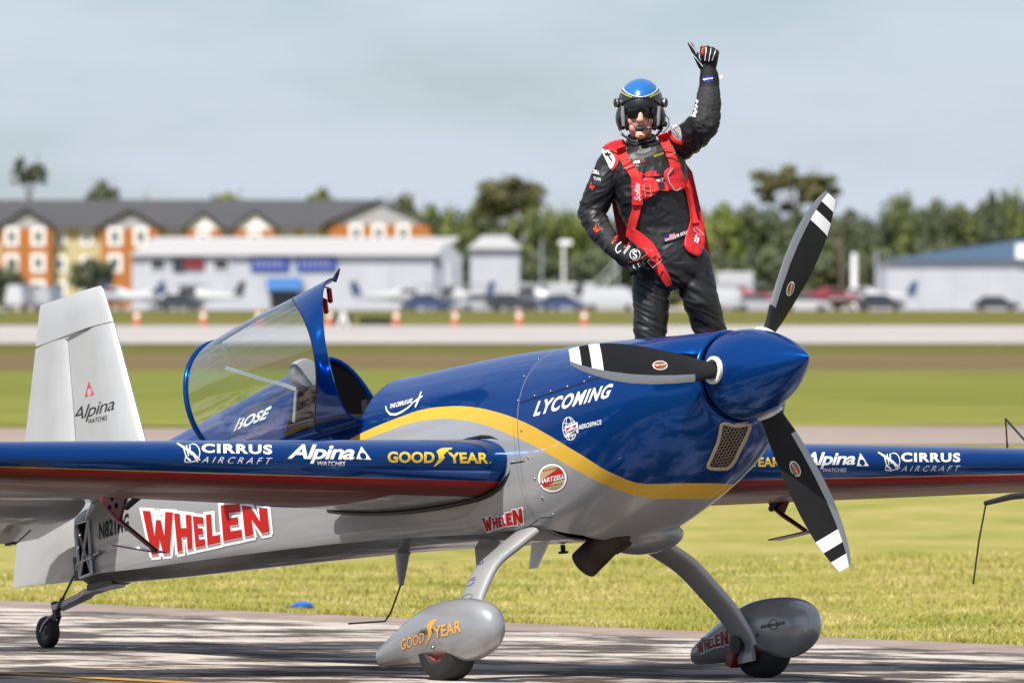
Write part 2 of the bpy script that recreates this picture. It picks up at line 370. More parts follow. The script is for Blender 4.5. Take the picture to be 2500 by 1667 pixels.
blades(300000, .0, 13, -15, 12, .010, .034)

# blue edge marker lying at the edge of the grass
q = gp(731, 1486); mk_ = thing('taxiway_edge_light', 'small blue taxiway edge light lying at the border of asphalt and grass', 'light', tuple(q))
c = MB(); c.lathe([(0, .10), (.015, .095), (.02, .06)], (0, 0, 0), (0, 0, 1), 20); c.build('base', P('light_base', (.02, .03, .06), .5), mk_)
c = MB(); c.lathe([(.018, .065), (.035, .06), (.048, .03), (.05, 0)], (.02, 0, 0), (0, 0, 1), 20); c.build('lens', P('blue_lens', (.01, .12, .5), .15, coat=1), mk_)

# ================================================================== far background
def bpos(u, d, v=None): return np.array([(u - 1250) / FOC * d, d - CAM_D, CAM_H - ((v - HORIZON) / FOC * d if v is not None else 0)])
def gnd(u, d): p = bpos(u, d); return (p[0], p[1], ground_z(p[0], p[1]))
def prism(c, poly, y0, y1, m=0):                  # upright polygon (x, z) extruded in depth
    n = len(poly); V = [(x, y, z) for y in (y0, y1) for x, z in poly]
    c.add(V, [tuple(range(n)), tuple(range(2 * n - 1, n - 1, -1))] + [(i, (i + 1) % n, n + (i + 1) % n, n + i) for i in range(n)], m)
# ---- hotel
HD = 1150.0; hb = ground_z(0, HD - CAM_D)
hx = lambda u: (u - 1250) / FOC * HD
hz = lambda v: CAM_H - (v - HORIZON) / FOC * HD - hb
M_ROOF = P('grey_shingle', (.075, .073, .078), .85, vary=.12, vscale=1.5); M_YWALL = P('cream_stucco', (.42, .36, .20), .85); M_OWALL = P('orange_stucco', (.46, .16, .03), .85)
M_GABLE = P('grey_siding', (.30, .295, .31), .8); M_TRIM = P('white_trim', (.74, .73, .72), .7); M_PANE = P('dark_window', (.03, .035, .045), .1, coat=.5)
hotel = thing('hotel_building', 'three storey cream and orange hotel with dark grey roof and white gables', 'building', (0, HD - CAM_D, hb))
c = MB(); prism(c, [(hx(-300), -.3), (hx(1010), -.3), (hx(1010), hz(553)), (hx(-300), hz(553))], 0, 16); c.build('wall', M_YWALL, hotel, smooth=False)
c = MB(); x0, x1 = hx(-320), hx(1030)
c.add([(x0, -1.0, hz(556)), (x1, -1.0, hz(556)), (hx(905), 8, hz(486)), (x0, 8, hz(486)), (x0, 17, hz(556)), (x1, 17, hz(556))], [(0, 1, 2, 3), (3, 2, 5, 4), (1, 5, 2), (0, 4, 5, 1), (0, 3, 4)]); c.build('roof', M_ROOF, hotel, smooth=False)
def bay(u0, u1, vap, vb, wall, y=-1.6, low=760, oh=14):
    c = MB(); prism(c, [(hx(u0), -.3), (hx(u1), -.3), (hx(u1), hz(vb)), (hx(u0), hz(vb))], y, .0); c.build('bay_wall', wall, hotel, smooth=False)
    um = (u0 + u1) / 2
    c = MB(); prism(c, [(hx(u0 - 2), hz(vb) + .01), (hx(u1 + 2), hz(vb) + .01), (hx(um), hz(vap + 4))], y + .08, 7); c.build('gable', M_GABLE if u1 - u0 > 110 else M_TRIM, hotel, smooth=False)
    c = MB()
    for a, b in ((u0 - oh, um), (u1 + oh, um)):
        prism(c, [(hx(a), hz(vb + 3)), (hx(b), hz(vap)), (hx(b), hz(vap) + .3), (hx(a), hz(vb + 3) + .3)], y - .5, 7.2)
    c.build('gable_roof', M_ROOF, hotel, smooth=False)
bay(4, 128, 512, 557, M_OWALL); bay(248, 388, 514, 557, M_OWALL); bay(455, 540, 519, 560, M_OWALL, -1.2, oh=12); bay(572, 672, 517, 560, M_OWALL, -1.2, oh=12)
bay(805, 1050, 489, 549, M_OWALL, -2.2, oh=18); bay(-200, -60, 514, 557, M_OWALL)
pane_me = None
def hwin(u, v, w=24, h=36, y=-1.6):
    c = MB(); c.box((hx(u), y - .05, hz(v)), (w / FOC * HD + .5, .16, h / FOC * HD + .5)); f = c.build('window', M_TRIM, hotel, smooth=False)
    c = MB(); c.box((hx(u), y - .12, hz(v)), (w / FOC * HD * .62, .1, h / FOC * HD * .8)); c.build('pane', M_PANE, f, smooth=False)
for u in (30, 95): 
    for v in (578, 642, 706): hwin(u, v)
for u in (282, 345):
    for v in (578, 642): hwin(u, v)
for u in (148, 212):
    for v in (580, 645, 705): hwin(u, v, 18, 30, 0)
for u in (425, 560, 700, 760): hwin(u, 578, 18, 26, 0)
for u in (497, 622): hwin(u, 585, 22, 30, -1.2)
for u in (870, 925, 985): hwin(u, 570, 22, 34, -2.2)
c = MB(); c.box((hx(348), 12, hz(478)), (.7, .7, 1.2)); c.build('chimney', M_GABLE, hotel, smooth=False)

# ---- hangars
M_MWALL = P('white_metal_wall', (.53, .545, .585), .6, vary=.05, vscale=.4); M_MROOF = P('pale_metal_roof', (.54, .52, .51), .55); M_BROOF = P('blue_metal_roof', (.05, .105, .17), .5); M_MSH = P('grey_metal_door', (.36, .38, .42), .6)
def hangar(name, label, D, u0, u1, v_eave, v_base, v_ridge, ridge_in, depth, roof, group=None):
    zb = ground_z(0, D - CAM_D); X = lambda u: (u - 1250) / FOC * D; Z = lambda v: CAM_H - (v - HORIZON) / FOC * D - zb
    t = thing(name, label, 'hangar', (0, D - CAM_D, zb), group)
    c = MB(); prism(c, [(X(u0), -.4), (X(u1), -.4), (X(u1), Z(v_eave)), (X(u0), Z(v_eave))], 0, depth); c.build('wall', M_MWALL, t, smooth=False)
    c = MB(); h = Z(v_eave); rg = Z(v_ridge); i0, i1 = ridge_in
    c.add([(X(u0) - .3, -.6, h - .05), (X(u1) + .3, -.6, h - .05), (X(u1 + i1), depth / 2, rg), (X(u0 + i0), depth / 2, rg), (X(u0) - .3, depth + .6, h - .05), (X(u1) + .3, depth + .6, h - .05)], [(0, 1, 2, 3), (3, 2, 5, 4), (0, 3, 4), (1, 5, 2), (0, 4, 5, 1)]); c.build('roof', roof, t, smooth=False)
    n = int((X(u1) - X(u0)) / 3.2)
    c = MB()
    for i in range(1, n): c.box((X(u0) + i * 3.2, -.03, h / 2), (.12, .07, h))
    c.build('wall_ribs', M_MWALL, t, smooth=False, kind='stuff')
    return t, X, Z
t, X, Z = hangar('hangar', 'long white hangar with pale roof, blue signs and a blue awning over the door', 950.0, 322, 1060, 622, 758, 577, (45, 62), 22, M_MROOF)
def on_wall(t, X, Z, name, u0, u1, v0, v1, mat, proud=.12, parent=None):
    c = MB(); c.box(((X(u0) + X(u1)) / 2, -proud / 2 - .01, (Z(v0) + Z(v1)) / 2), (X(u1) - X(u0), proud, Z(v0) - Z(v1))); return c.build(name, mat, parent or t, smooth=False)
M_SIGNB = P('blue_sign', (.02, .06, .34), .5); M_SIGNR = P('red_sign', (.22, .02, .025), .5)
for u0, u1 in ((368, 402), (522, 556)):
    f = on_wall(t, X, Z, 'window', u0 - 3, u1 + 3, 629, 660, M_TRIM); on_wall(t, X, Z, 'pane', u0, u1, 633, 656, M_PANE, .18, f)
on_wall(t, X, Z, 'sign_panel', 422, 450, 632, 662, M_PANE, .2); on_wall(t, X, Z, 'sign_panel', 450, 498, 632, 658, M_SIGNR, .2)
for a, b in ((612, 706), (724, 822)):
    sgn = on_wall(t, X, Z, 'sign_panel', a, b, 626, 662, M_SIGNB, .2)
    for k in range(6):
        u = a + 10 + k * (b - a - 20) / 6; on_wall(t, X, Z, 'sign_letter', u, u + 8, 634 + (k % 2) * 4, 652, P('faded_sign_letter', (.24, .27, .45), .6) if k == 0 and a == 612 else bpy.data.materials['faded_sign_letter'], .26, sgn)
on_wall(t, X, Z, 'entrance', 660, 728, 706, 757, P('dark_entrance', (.05, .055, .07), .4), .25)
c = MB(); R = []
for x in np.linspace(X(652), X(736), 3): R.append([(x, -1.8 * math.cos(a) - .05, Z(708) + (Z(680) - Z(708)) * math.sin(a)) for a in np.linspace(0, math.pi / 2, 7)] + [(x, -.05, Z(708))])
V, F = loft(R, True, True, True); c.add(V, F); c.build('awning', P('blue_awning', (.01, .14, .42), .6), t)
c = MB(); prism(c, [(X(1058), -.3), (X(1128), -.3), (X(1128), Z(628)), (X(1092), Z(590)), (X(1058), Z(628))], .6, 20); c.build('gable_end', M_MSH, t, smooth=False)
for u0, u1 in ((1062, 1082), (1086, 1104), (1108, 1126)):
    c = MB(); c.box(((X(u0) + X(u1)) / 2, .5, (Z(640) + Z(752)) / 2), (X(u1) - X(u0), .3, Z(640) - Z(752))); c.build('hangar_door', M_MSH if u0 != 1086 else M_MWALL, t, smooth=False)
hangar('hangar', 'small white hangar with peaked roof beside the long white one', 985.0, 1148, 1268, 606, 756, 574, (28, -28), 20, M_MROOF)
t2, X2, Z2 = hangar('hangar', 'white hangar with sloping blue metal roof at the right edge of the field', 930.0, 2166, 2580, 634, 762, 572, (420, -10), 26, M_BROOF)
on_wall(t2, X2, Z2, 'roof_fascia', 2480, 2512, 596, 632, M_TRIM, .8)

# ---- trees
def leaf_mesh(name, n, seed, shape):
    r = np.random.default_rng(seed); cl = []
    k = {'round': 44, 'tall': 40, 'sparse': 34, 'dome': 36}[shape]
    while len(cl) < k:
        p = r.uniform(-1, 1, 3)
        if p @ p > 1: continue
        if shape == 'dome' and p[2] < -.1: continue
        if shape == 'sparse' and p[2] < -.55 and abs(p[0]) > .3: continue
        cl.append(p * np.array([1, 1, 1]) * (.8 if shape != 'sparse' else .95))
    cl = np.array(cl); idx = r.integers(0, k, n); sz = r.uniform(.20, .38, k) if shape != 'sparse' else r.uniform(.12, .24, k)
    d = r.normal(0, 1, (n, 3)); d /= np.linalg.norm(d, axis=1)[:, None]; c = cl[idx] + d * (sz[idx] * r.random(n) ** .4)[:, None]
    V = np.zeros((n, 4, 3)); a = r.normal(0, 1, (n, 3)); a /= np.linalg.norm(a, axis=1)[:, None]; b = np.cross(a, d); b /= np.linalg.norm(b, axis=1)[:, None] + 1e-9
    s = r.uniform(.05, .10, n)[:, None] * (1 if shape != 'sparse' else .8)
    for i, (x, y) in enumerate(((-1, -.6), (1, -.6), (1, .6), (-1, .6))): V[:, i] = c + a * s * x + b * s * y
    me = bpy.data.meshes.new(name); me.from_pydata(V.reshape(-1, 3).tolist(), [], np.arange(n * 4).reshape(-1, 4).tolist()); return me
def foliage(name, dark, light):
    m, n, l, b = new_mat(name); g = n.new('ShaderNodeNewGeometry'); r = n.new('ShaderNodeValToRGB'); r.color_ramp.elements[0].color = (*dark, 1); r.color_ramp.elements[1].color = (*light, 1)
    l.new(g.outputs['Random Per Island'], r.inputs['Fac']); l.new(r.outputs['Color'], b.inputs['Base Color']); b.inputs['Roughness'].default_value = .7; b.inputs['Specular IOR Level'].default_value = .2; return m
FOL = {'dark': foliage('dark_foliage', (.048, .062, .036), (.112, .128, .064)), 'mid': foliage('mid_foliage', (.066, .085, .032), (.145, .165, .056)), 'lime': foliage('lime_foliage', (.085, .115, .026), (.165, .195, .05)), 'olive': foliage('olive_foliage', (.07, .075, .030), (.145, .14, .06))}
M_BARK = P('bark', (.16, .125, .10), .9)
LM = {}
def tree(u, v_top, width, d, v_bot, shape, fol, label, group=None, kind='tree', trunk_v=None):
    p = gnd(u, d); k = d / FOC; H_top = CAM_H - (v_top - HORIZON) * k; H_bot = CAM_H - (v_bot - HORIZON) * k
    ky = (shape, fol, int(rng.integers(0, 2)))
    if ky not in LM: LM[ky] = leaf_mesh('crown', {'round': 2600, 'tall': 2400, 'sparse': 3200, 'dome': 2000}[shape], {'round': 11, 'tall': 23, 'sparse': 37, 'dome': 51}[shape] + ky[2], shape); LM[ky].materials.append(FOL[fol])
    t = thing('tree' if kind == 'tree' else 'bush', label, kind, p, group, 0)
    cr = bpy.data.objects.new('crown', LM[ky]); COL.objects.link(cr); cr.parent = t
    zc = (H_top + H_bot) / 2 - p[2]; cr.location = (0, 0, zc); cr.scale = (width * k / 2, width * k / 2, (H_top - H_bot) / 2); cr.rotation_euler = (0, 0, rng.uniform(0, 6.28))
    if shape == 'dome': cr.location = (0, 0, H_bot - p[2] + .1); cr.scale = (width * k / 2, width * k / 2, (H_top - H_bot))
    c = MB(); h = max(zc + .2 * (H_top - H_bot), .5); r0 = max(.16, width * k * .035)
    c.tube([(0, 0, -.5), (.1, 0, h * .5), (-.05, .1, h)], [r0, r0 * .7, r0 * .35], 8)
    for a in range(4):
        an = a * 1.7 + rng.random(); e = .3 * width * k
        c.tube([(0, 0, h * .72), (e * .5 * math.cos(an), e * .5 * math.sin(an), h * .9), (e * math.cos(an), e * math.sin(an), h * 1.12)], [r0 * .45, r0 * .3, r0 * .12], 6)
    c.build('trunk', M_BARK, t); return t
tree(70, 386, 100, 1320, 462, 'sparse', 'dark', 'lone dark tree with bare trunk rising above the hotel roof at far left')
tree(250, 440, 108, 1320, 520, 'dome', 'dark', 'round dark tree crown rising behind the hotel roof')
tree(555, 470, 130, 1400, 530, 'dome', 'lime', 'low lime green treetop behind the hotel roof left of centre')
tree(785, 458, 90, 1400, 530, 'dome', 'lime', 'lime green treetop behind the hotel roof near its right gable')
tree(975, 468, 130, 1380, 560, 'dome', 'mid', 'green treetop behind the right gable of the hotel')
tree(1248, 425, 190, 1300, 545, 'round', 'olive', 'tall olive green tree rising above the grove behind the small hangar')
tree(1935, 394, 225, 1300, 545, 'sparse', 'olive', 'tall sparse tree with bare trunk behind the raised propeller blade')
for i, (u, vt, w, sh, fo) in enumerate([(1050, 492, 130, 'round', 'lime'), (1120, 498, 140, 'round', 'mid'), (1180, 490, 140, 'round', 'dark'), (1300, 500, 150, 'round', 'mid'), (1370, 500, 140, 'round', 'lime'), (1440, 500, 140, 'round', 'mid'), (1520, 520, 140, 'round', 'dark'), (1610, 500, 130, 'round', 'mid'), (1690, 505, 120, 'round', 'mid'), (1765, 488, 130, 'round', 'lime'), (1840, 492, 140, 'round', 'dark'), (2000, 490, 120, 'tall', 'mid'), (2075, 502, 130, 'round', 'dark'), (1915, 498, 150, 'round', 'dark')]):
    tree(u, vt, w, 1250 + (i % 3) * 40, 690, sh, fo, {1050: 'bright lime tree just right of the hotel gable', 1120: 'mid green tree behind the right end of the long hangar', 1180: 'dark tree behind the roof of the small hangar', 1300: 'mid green tree right of the small hangar', 1370: 'lime tree behind the white lamp post', 1440: 'mid green tree left of the pilot at elbow height', 1520: 'dark tree hidden behind the hips of the pilot', 1610: 'mid green tree behind the belt of the pilot', 1690: 'mid green tree just right of the pilot', 1765: 'lime tree between the pilot and the raised propeller blade', 1840: 'dark tree behind the middle of the raised propeller blade', 2000: 'tall mid green tree right of the raised blade tip', 2075: 'dark low tree right of the raised propeller blade', 1915: 'dark tree at the foot of the tall sparse tree'}[u], 'grove behind the parked aircraft')
for i, (u, vt, w) in enumerate([(2135, 520, 130), (2195, 463, 100), (2245, 500, 130), (2290, 478, 125), (2340, 490, 120), (2385, 500, 120), (2420, 458, 75), (2468, 455, 95), (2510, 480, 130), (2560, 500, 90)]):
    tree(u, vt, w, 1240 + (i % 3) * 30, 690, 'round', 'mid' if i % 3 == 1 else 'dark', {2135: 'dark tree at the left end of the row by the blue roofed hangar', 2195: 'narrow tall dark tree above the left corner of the blue roof', 2245: 'low dark tree right of the narrow tall one', 2290: 'dark tree above the left third of the blue roof', 2340: 'dark tree above the middle of the blue roof', 2385: 'low dark tree left of the thin twin tops', 2420: 'thin dark tree, left of the twin tops at right', 2468: 'dark tree, right of the twin tops at right', 2510: 'dark tree at the right edge of the picture', 2560: 'dark tree cut off by the right edge of the picture'}[u], 'dark trees behind the blue roofed hangar')
for i, (u, vt, w) in enumerate([(1020, 600, 190), (1160, 600, 200), (1310, 600, 200), (1460, 600, 200), (1600, 600, 200), (1740, 600, 200), (1880, 600, 200), (2020, 610, 200), (2160, 600, 200), (2300, 580, 200), (2440, 580, 200)]):
    tree(u, vt, w, 1210, 770, 'round', 'dark', {1020: 'dark bush behind the grey hangar doors', 1160: 'dark bush behind the small hangar', 1310: 'dark bush at the foot of the lamp post', 1460: 'dark bush behind the boarding stairs', 1600: 'dark bush behind the thighs of the pilot', 1740: 'dark bush behind the tall trailer right of the pilot', 1880: 'dark bush behind the lower part of the raised blade', 2020: 'dark bush behind the thick white post', 2160: 'dark bush at the left corner of the blue roofed hangar', 2300: 'dark bush behind the blue roof', 2440: 'dark bush behind the right part of the blue roof'}[u], 'undergrowth at the foot of the grove', 'bush')
tree(225, 625, 120, 1000, 720, 'round', 'dark', 'dark round shrub in front of the cream and orange hotel', None, 'bush')
tree(10, 635, 120, 1000, 760, 'round', 'dark', 'dark shrub at the left edge in front of the hotel', None, 'bush')

# ---- vehicles and parked aircraft, far off
M_TYRE = P('tyre', (.02, .02, .02), .8); M_GLASSD = P('car_glass', (.02, .025, .03), .1, coat=1)
def paint(n, c): return P(n, c, .35, 0, .8)
PAINT = {'white': paint('white_car_paint', (.555, .56, .575)), 'silver': paint('silver_car_paint', (.42, .43, .45)), 'dark': paint('dark_car_paint', (.03, .032, .04)), 'red': paint('red_car_paint', (.28, .03, .04)), 'blue': paint('blue_car_paint', (.03, .06, .16)), 'orange': paint('orange_paint', (.55, .10, .03))}
def car(u, d, col, label, L=4.5, H=1.5, rz=0, cat='car'):
    t = thing('parked_car' if cat == 'car' else 'parked_van', label, cat, gnd(u, d), 'vehicles parked on the apron', rz); R = []
    pro = [(-.5, .25, .55), (-.49, .2, .62), (-.3, .18, .64), (0, .18, .64), (.3, .18, .62), (.48, .2, .52), (.5, .28, .45)]
    for x, a, b in pro: R.append([(x * L, y, z * H) for y, z in ((-.85, a), (-.9, (a + b) / 2), (-.82, b), (.82, b), (.9, (a + b) / 2), (.85, a))])
    c = MB(); V, F = loft(R, True, True, True); c.add(V, F)
    rf = [(-.42, -.30), (.30, .12)] if cat == 'car' else [(-.49, -.47), (.40, .28)]
    V = [(rf[0][0] * L, -.8, .62 * H), (rf[1][0] * L, -.8, .62 * H), (rf[1][1] * L, -.65, H), (rf[0][1] * L, -.65, H)]; V += [(x, -y, z) for x, y, z in V]
    g = MB(); g.add(V, [(0, 1, 2, 3), (7, 6, 5, 4), (0, 3, 7, 4), (1, 5, 6, 2)]); r = MB(); r.box(((rf[0][1] + rf[1][1]) / 2 * L, 0, H + .01), ((rf[1][1] - rf[0][1]) * L * 1.03, 1.36, .05))
    c.build('body', PAINT[col], t); g.build('windows', M_GLASSD if cat == 'car' else PAINT[col], t, smooth=False); r.build('roof', PAINT[col], t, smooth=False)
    for x in (-.31, .31):
        for y in (-.85, .85):
            w = MB(); w.lathe([(-.1, 0), (-.1, .24), (-.08, .31), (.08, .31), (.1, .24), (.1, 0)], (x * L, y, .31), (0, 1, 0), 14); w.build('wheel', M_TYRE, t)
    return t
def light_plane(u, d, col, label, rz, low=False):
    t = thing('light_aircraft', label, 'airplane', gnd(u, d), 'light aircraft parked on the apron', rz)
    c = MB(); R = []
    for x, w, zt, zb in ((3.3, .08, 1.3, 1.1), (3.1, .4, 1.5, .8), (2.0, .55, 1.6, .65), (1.0, .6, 2.15, .65), (-.4, .6, 2.2, .7), (-1.6, .4, 1.75, .85), (-4.6, .1, 1.45, 1.15)):
        R.append([(x, w * math.cos(a), (zt + zb) / 2 + (zt - zb) / 2 * math.sin(a)) for a in np.linspace(0, 2 * math.pi, 14, endpoint=False)])
    V, F = loft(R, True, True, True); c.add(V, F); c.build('fuselage', PAINT['white'] if col != 'red' else PAINT['red'], t)
    z = .95 if low else 2.2
    c = MB(); c.add([(1.2, -5.4, z + .2), (-.2, -5.4, z + .2), (-.4, 0, z), (1.4, 0, z), (1.2, 5.4, z + .2), (-.2, 5.4, z + .2)] + [(1.2, -5.4, z + .3), (-.2, -5.4, z + .3), (-.4, 0, z + .22), (1.4, 0, z + .22), (1.2, 5.4, z + .3), (-.2, 5.4, z + .3)], [(0, 1, 2, 3), (3, 2, 5, 4), (9, 8, 7, 6), (10, 11, 8, 9), (0, 3, 9, 6), (3, 4, 10, 9), (1, 7, 8, 2), (2, 8, 11, 5), (0, 6, 7, 1), (4, 5, 11, 10)]); c.build('wing', PAINT['white'], t, smooth=False)
    c = MB(); prism(c, [(-4.9, 1.2), (-3.9, 1.45), (-4.6, 2.75), (-5.2, 2.75)], -.05, .05); c.build('tail_fin', PAINT[col if col != 'white' else 'blue'], t, smooth=False)
    c = MB(); c.box((-4.5, 0, 1.35), (.8, 3.2, .08)); c.build('tailplane', PAINT['white'], t, smooth=False)
    c = MB(); c.box((.4, 0, 1.85), (1.5, 1.17, .36)); c.build('cabin_windows', M_GLASSD, t, smooth=False)
    for x, y in ((2.4, 0), (.1, -1.1), (.1, 1.1)):
        w = MB(); w.lathe([(-.07, 0), (-.07, .2), (.07, .2), (.07, 0)], (x, y, .2), (0, 1, 0), 12); w.tube([(x, y, .2), (x * .9, y * .4, .9)], .05, 6); w.build('wheel', M_TYRE, t)
    c = MB(); c.box((3.36, 0, 1.2), (.05, .12, 1.8)); c.build('propeller', M_TYRE, t, smooth=False); return t
light_plane(285, 905, 'white', 'white light aircraft parked behind the silver tail fin', 2.7, True); light_plane(375, 915, 'blue', 'white light aircraft with blue tail before the left end of the long hangar', .3, True)
light_plane(470, 900, 'dark', 'white light aircraft with dark tail below the red hangar sign', 2.9); light_plane(985, 910, 'blue', 'white low wing aircraft with blue tail before the right end of the long hangar', .2, True); light_plane(1110, 905, 'white', 'white light aircraft parked before the grey hangar doors', 2.4)
light_plane(1300, 905, 'dark', 'white high wing aircraft parked before the small hangar', 2.8); light_plane(1805, 900, 'red', 'red and white light aircraft to the left of the raised propeller blade', 2.6); light_plane(2025, 900, 'red', 'red light aircraft to the right of the raised propeller blade', .4, True); light_plane(2110, 905, 'white', 'white aircraft beside the left corner of the blue roofed hangar', 2.9, True)
car(440, 890, 'dark', 'dark car parked before the left half of the long hangar'); car(1045, 890, 'blue', 'blue car before the grey doors of the long hangar'); car(1180, 890, 'silver', 'silver car below the small hangar'); car(1245, 888, 'dark', 'dark car below the right corner of the small hangar')
car(1372, 890, 'blue', 'dark blue car in front of the white box trailer'); car(1850, 890, 'silver', 'silver car to the left of the raised propeller blade'); car(1965, 885, 'white', 'white car to the right of the raised propeller blade'); car(2150, 888, 'dark', 'dark car at the corner of the blue roofed hangar'); car(1490, 890, 'white', 'white van behind the legs of the pilot', 5.2, 2.2, 0, 'van'); car(1760, 893, 'white', 'white van right of the legs of the pilot', 5.2, 2.2, 0, 'van'); car(60, 890, 'white', 'white van at the far left below the hotel', 5.0, 2.4, 1.2, 'van'); car(120, 892, 'silver', 'silver van beside the white van below the hotel', 4.6, 2.2, 1.3, 'van'); car(2432, 900, 'dark', 'black car in front of the blue roofed hangar', 4.4, 1.3)
def trailer(u0, u1, d, v0, label):
    k = d / FOC; p = gnd((u0 + u1) / 2, d); w = (u1 - u0) * k; h = CAM_H - (v0 - HORIZON) * k - p[2]
    t = thing('box_trailer', label, 'trailer', p, 'white box trailers on the apron')
    c = MB(); c.box((0, 0, h * .6), (w, 2.4, h * .8)); c.build('body', PAINT['white'], t, smooth=False)
    c = MB(); c.box((0, 0, h + .06), (w * 1.02, 2.5, .12)); c.build('roof', M_TRIM, t, smooth=False)
    for x in (-.3, .3):
        w_ = MB(); w_.lathe([(-.12, 0), (-.12, .4), (.12, .4), (.12, 0)], (x * w, -1.1, .4), (0, 1, 0), 12); w_.build('wheel', M_TYRE, t)
trailer(1230, 1320, 915, 695, 'white box trailer below the small hangar'); trailer(1335, 1452, 912, 694, 'long white box trailer left of the pilot'); trailer(1748, 1838, 920, 668, 'tall white box trailer right of the pilot')
# boarding stairs, poles
p = gnd(1450, 930); t = thing('boarding_stairs', 'white mobile boarding stairs beside the long box trailer', 'stairs', p); k = 930 / FOC
c = MB()
for i in range(12): c.box((-1.2 + i * .3, 0, .3 + i * .32), (.34, 1.2, .08))
c.build('steps', PAINT['white'], t, smooth=False); c = MB()
for y in (-.6, .6): c.tube([(-1.3, y, .2), (2.3, y, 3.9)], .09, 6); c.tube([(-1.3, y, 1.2), (2.3, y, 4.9)], .06, 6); c.tube([(2.3, y, 0), (2.3, y, 4.9)], .07, 6)
c.build('handrail', PAINT['white'], t)
def pole(u, d, v_top, r, label, mat, head=None):
    p = gnd(u, d); h = CAM_H - (v_top - HORIZON) / FOC * d - p[2]
    t = thing('lamp_post' if head else 'utility_pole', label, 'pole', p); c = MB(); c.tube([(0, 0, -.3), (0, 0, h)], [r, r * .7], 8); c.build('post', mat, t)
    if head: c = MB(); c.box((.2, 0, h), (1.3, .5, .5)); c.build('lamp_head', M_TRIM, t, smooth=False)
pole(1376, 1000, 592, .16, 'white post with a bright head standing before the grove', M_TRIM, True); pole(2086, 940, 618, .38, 'thick white post left of the blue roofed hangar', M_TRIM); pole(1322, 1020, 585, .12, 'thin grey pole right of the small hangar', M_MSH); pole(2055, 1100, 560, .2, 'brown pole among the trees right of the propeller', M_BARK); pole(2140, 1000, 615, .2, 'grey pole beside the blue roofed hangar', M_MSH)
# runway cones, sign boards
M_CONE = P('orange_cone', (.62, .13, .05), .6); M_CONEW = P('cone_band', (.72, .66, .58), .6)
for i, (u, lab) in enumerate([(335, 'orange cone nearest the silver tail fin'), (497, 'orange cone second from the left beside the runway'), (632, 'orange cone just left of the open canopy'), (805, 'orange cone half hidden by the canopy tip'), (968, 'orange cone right of the black runway sign'), (1112, 'orange cone above the nose deck, left of the pilot'), (1268, 'orange cone midway between canopy and pilot'), (1427, 'orange cone nearest the left leg of the pilot')]):
    t = thing('traffic_cone', lab, 'cone', gnd(u, 600), 'orange cones along the runway'); s = 1.0
    c = MB(); c.box((0, 0, .03), (.62, .62, .06)); c.build('base', M_CONE, t, smooth=False)
    c = MB(); c.lathe([(.05, .27), (.5, .2)], (0, 0, 0), (0, 0, 1), 14); c.build('cone_body', M_CONE, t); c = MB(); c.lathe([(.5, .2), (.8, .15)], (0, 0, 0), (0, 0, 1), 14); c.build('reflective_band', M_CONEW, t); c = MB(); c.lathe([(.8, .15), (1.0, .1), (1.02, .0)], (0, 0, 0), (0, 0, 1), 14); c.build('cone_top', M_CONE, t)
def board(u0, u1, v0, d, label, mat, feet=2):
    k = d / FOC; p = gnd((u0 + u1) / 2, d); h = CAM_H - (v0 - HORIZON) * k - p[2]; w = (u1 - u0) * k
    t = thing('runway_sign', label, 'sign'); t.location = p
    c = MB(); c.box((0, 0, h * .55), (w, .3, h * .8)); c.build('panel', mat, t, smooth=False); c = MB()
    for x in (-.35, .35): c.box((x * w, 0, h * .1), (.1, .1, h * .3))
    c.build('feet', M_STEELD, t, smooth=False)
M_SB = P('black_board', (.012, .014, .012), .6)
board(812, 862, 768, 598, 'black runway sign right of the open canopy', M_SB); board(876, 956, 773, 602, 'long low black runway sign left of an orange cone', M_SB)
t = thing('warning_marker', 'white folding marker standing before the black runway sign', 'marker', gnd(838, 592)); c = MB()
for s in (-1, 1): c.tube([(s * .3, 0, 0), (0, 0, .95)], .09, 6)
c.tube([(-.16, 0, .42), (.16, 0, .42)], .06, 6); c.build('frame', M_TRIM, t)
# ================================================================== the aerobatic aeroplane (body axes: x forward, y to port, z up)
BASE = np.array([-1.25, 0.0, -1.245])             # on the ground between the main wheels
plane = thing('aerobatic_airplane', 'blue and silver aerobatic airplane with yellow stripe and open canopy on the taxiway', 'airplane')
plane.matrix_world = Matrix([[BF[i], BL[i], BU[i], b2w(BASE)[i]] for i in range(3)] + [[0, 0, 0, 1]])
PL = tuple(-BASE)
def part(name, V, F, mats, smooth='auto', fm=None, parent=None, **k):
    return mk(name, V, F, mats, parent or plane, smooth, fm, loc=None if parent else PL, **k)
def mpart(mb, name, mats, parent=None, smooth='auto', **k): return part(name, mb.V, mb.F, mats, smooth, mb.M, parent, **k)
TARGETS = {}
def target(key, V, F): TARGETS[key] = BVHTree.FromPolygons([Vector(v) for v in V], [tuple(f) for f in F])

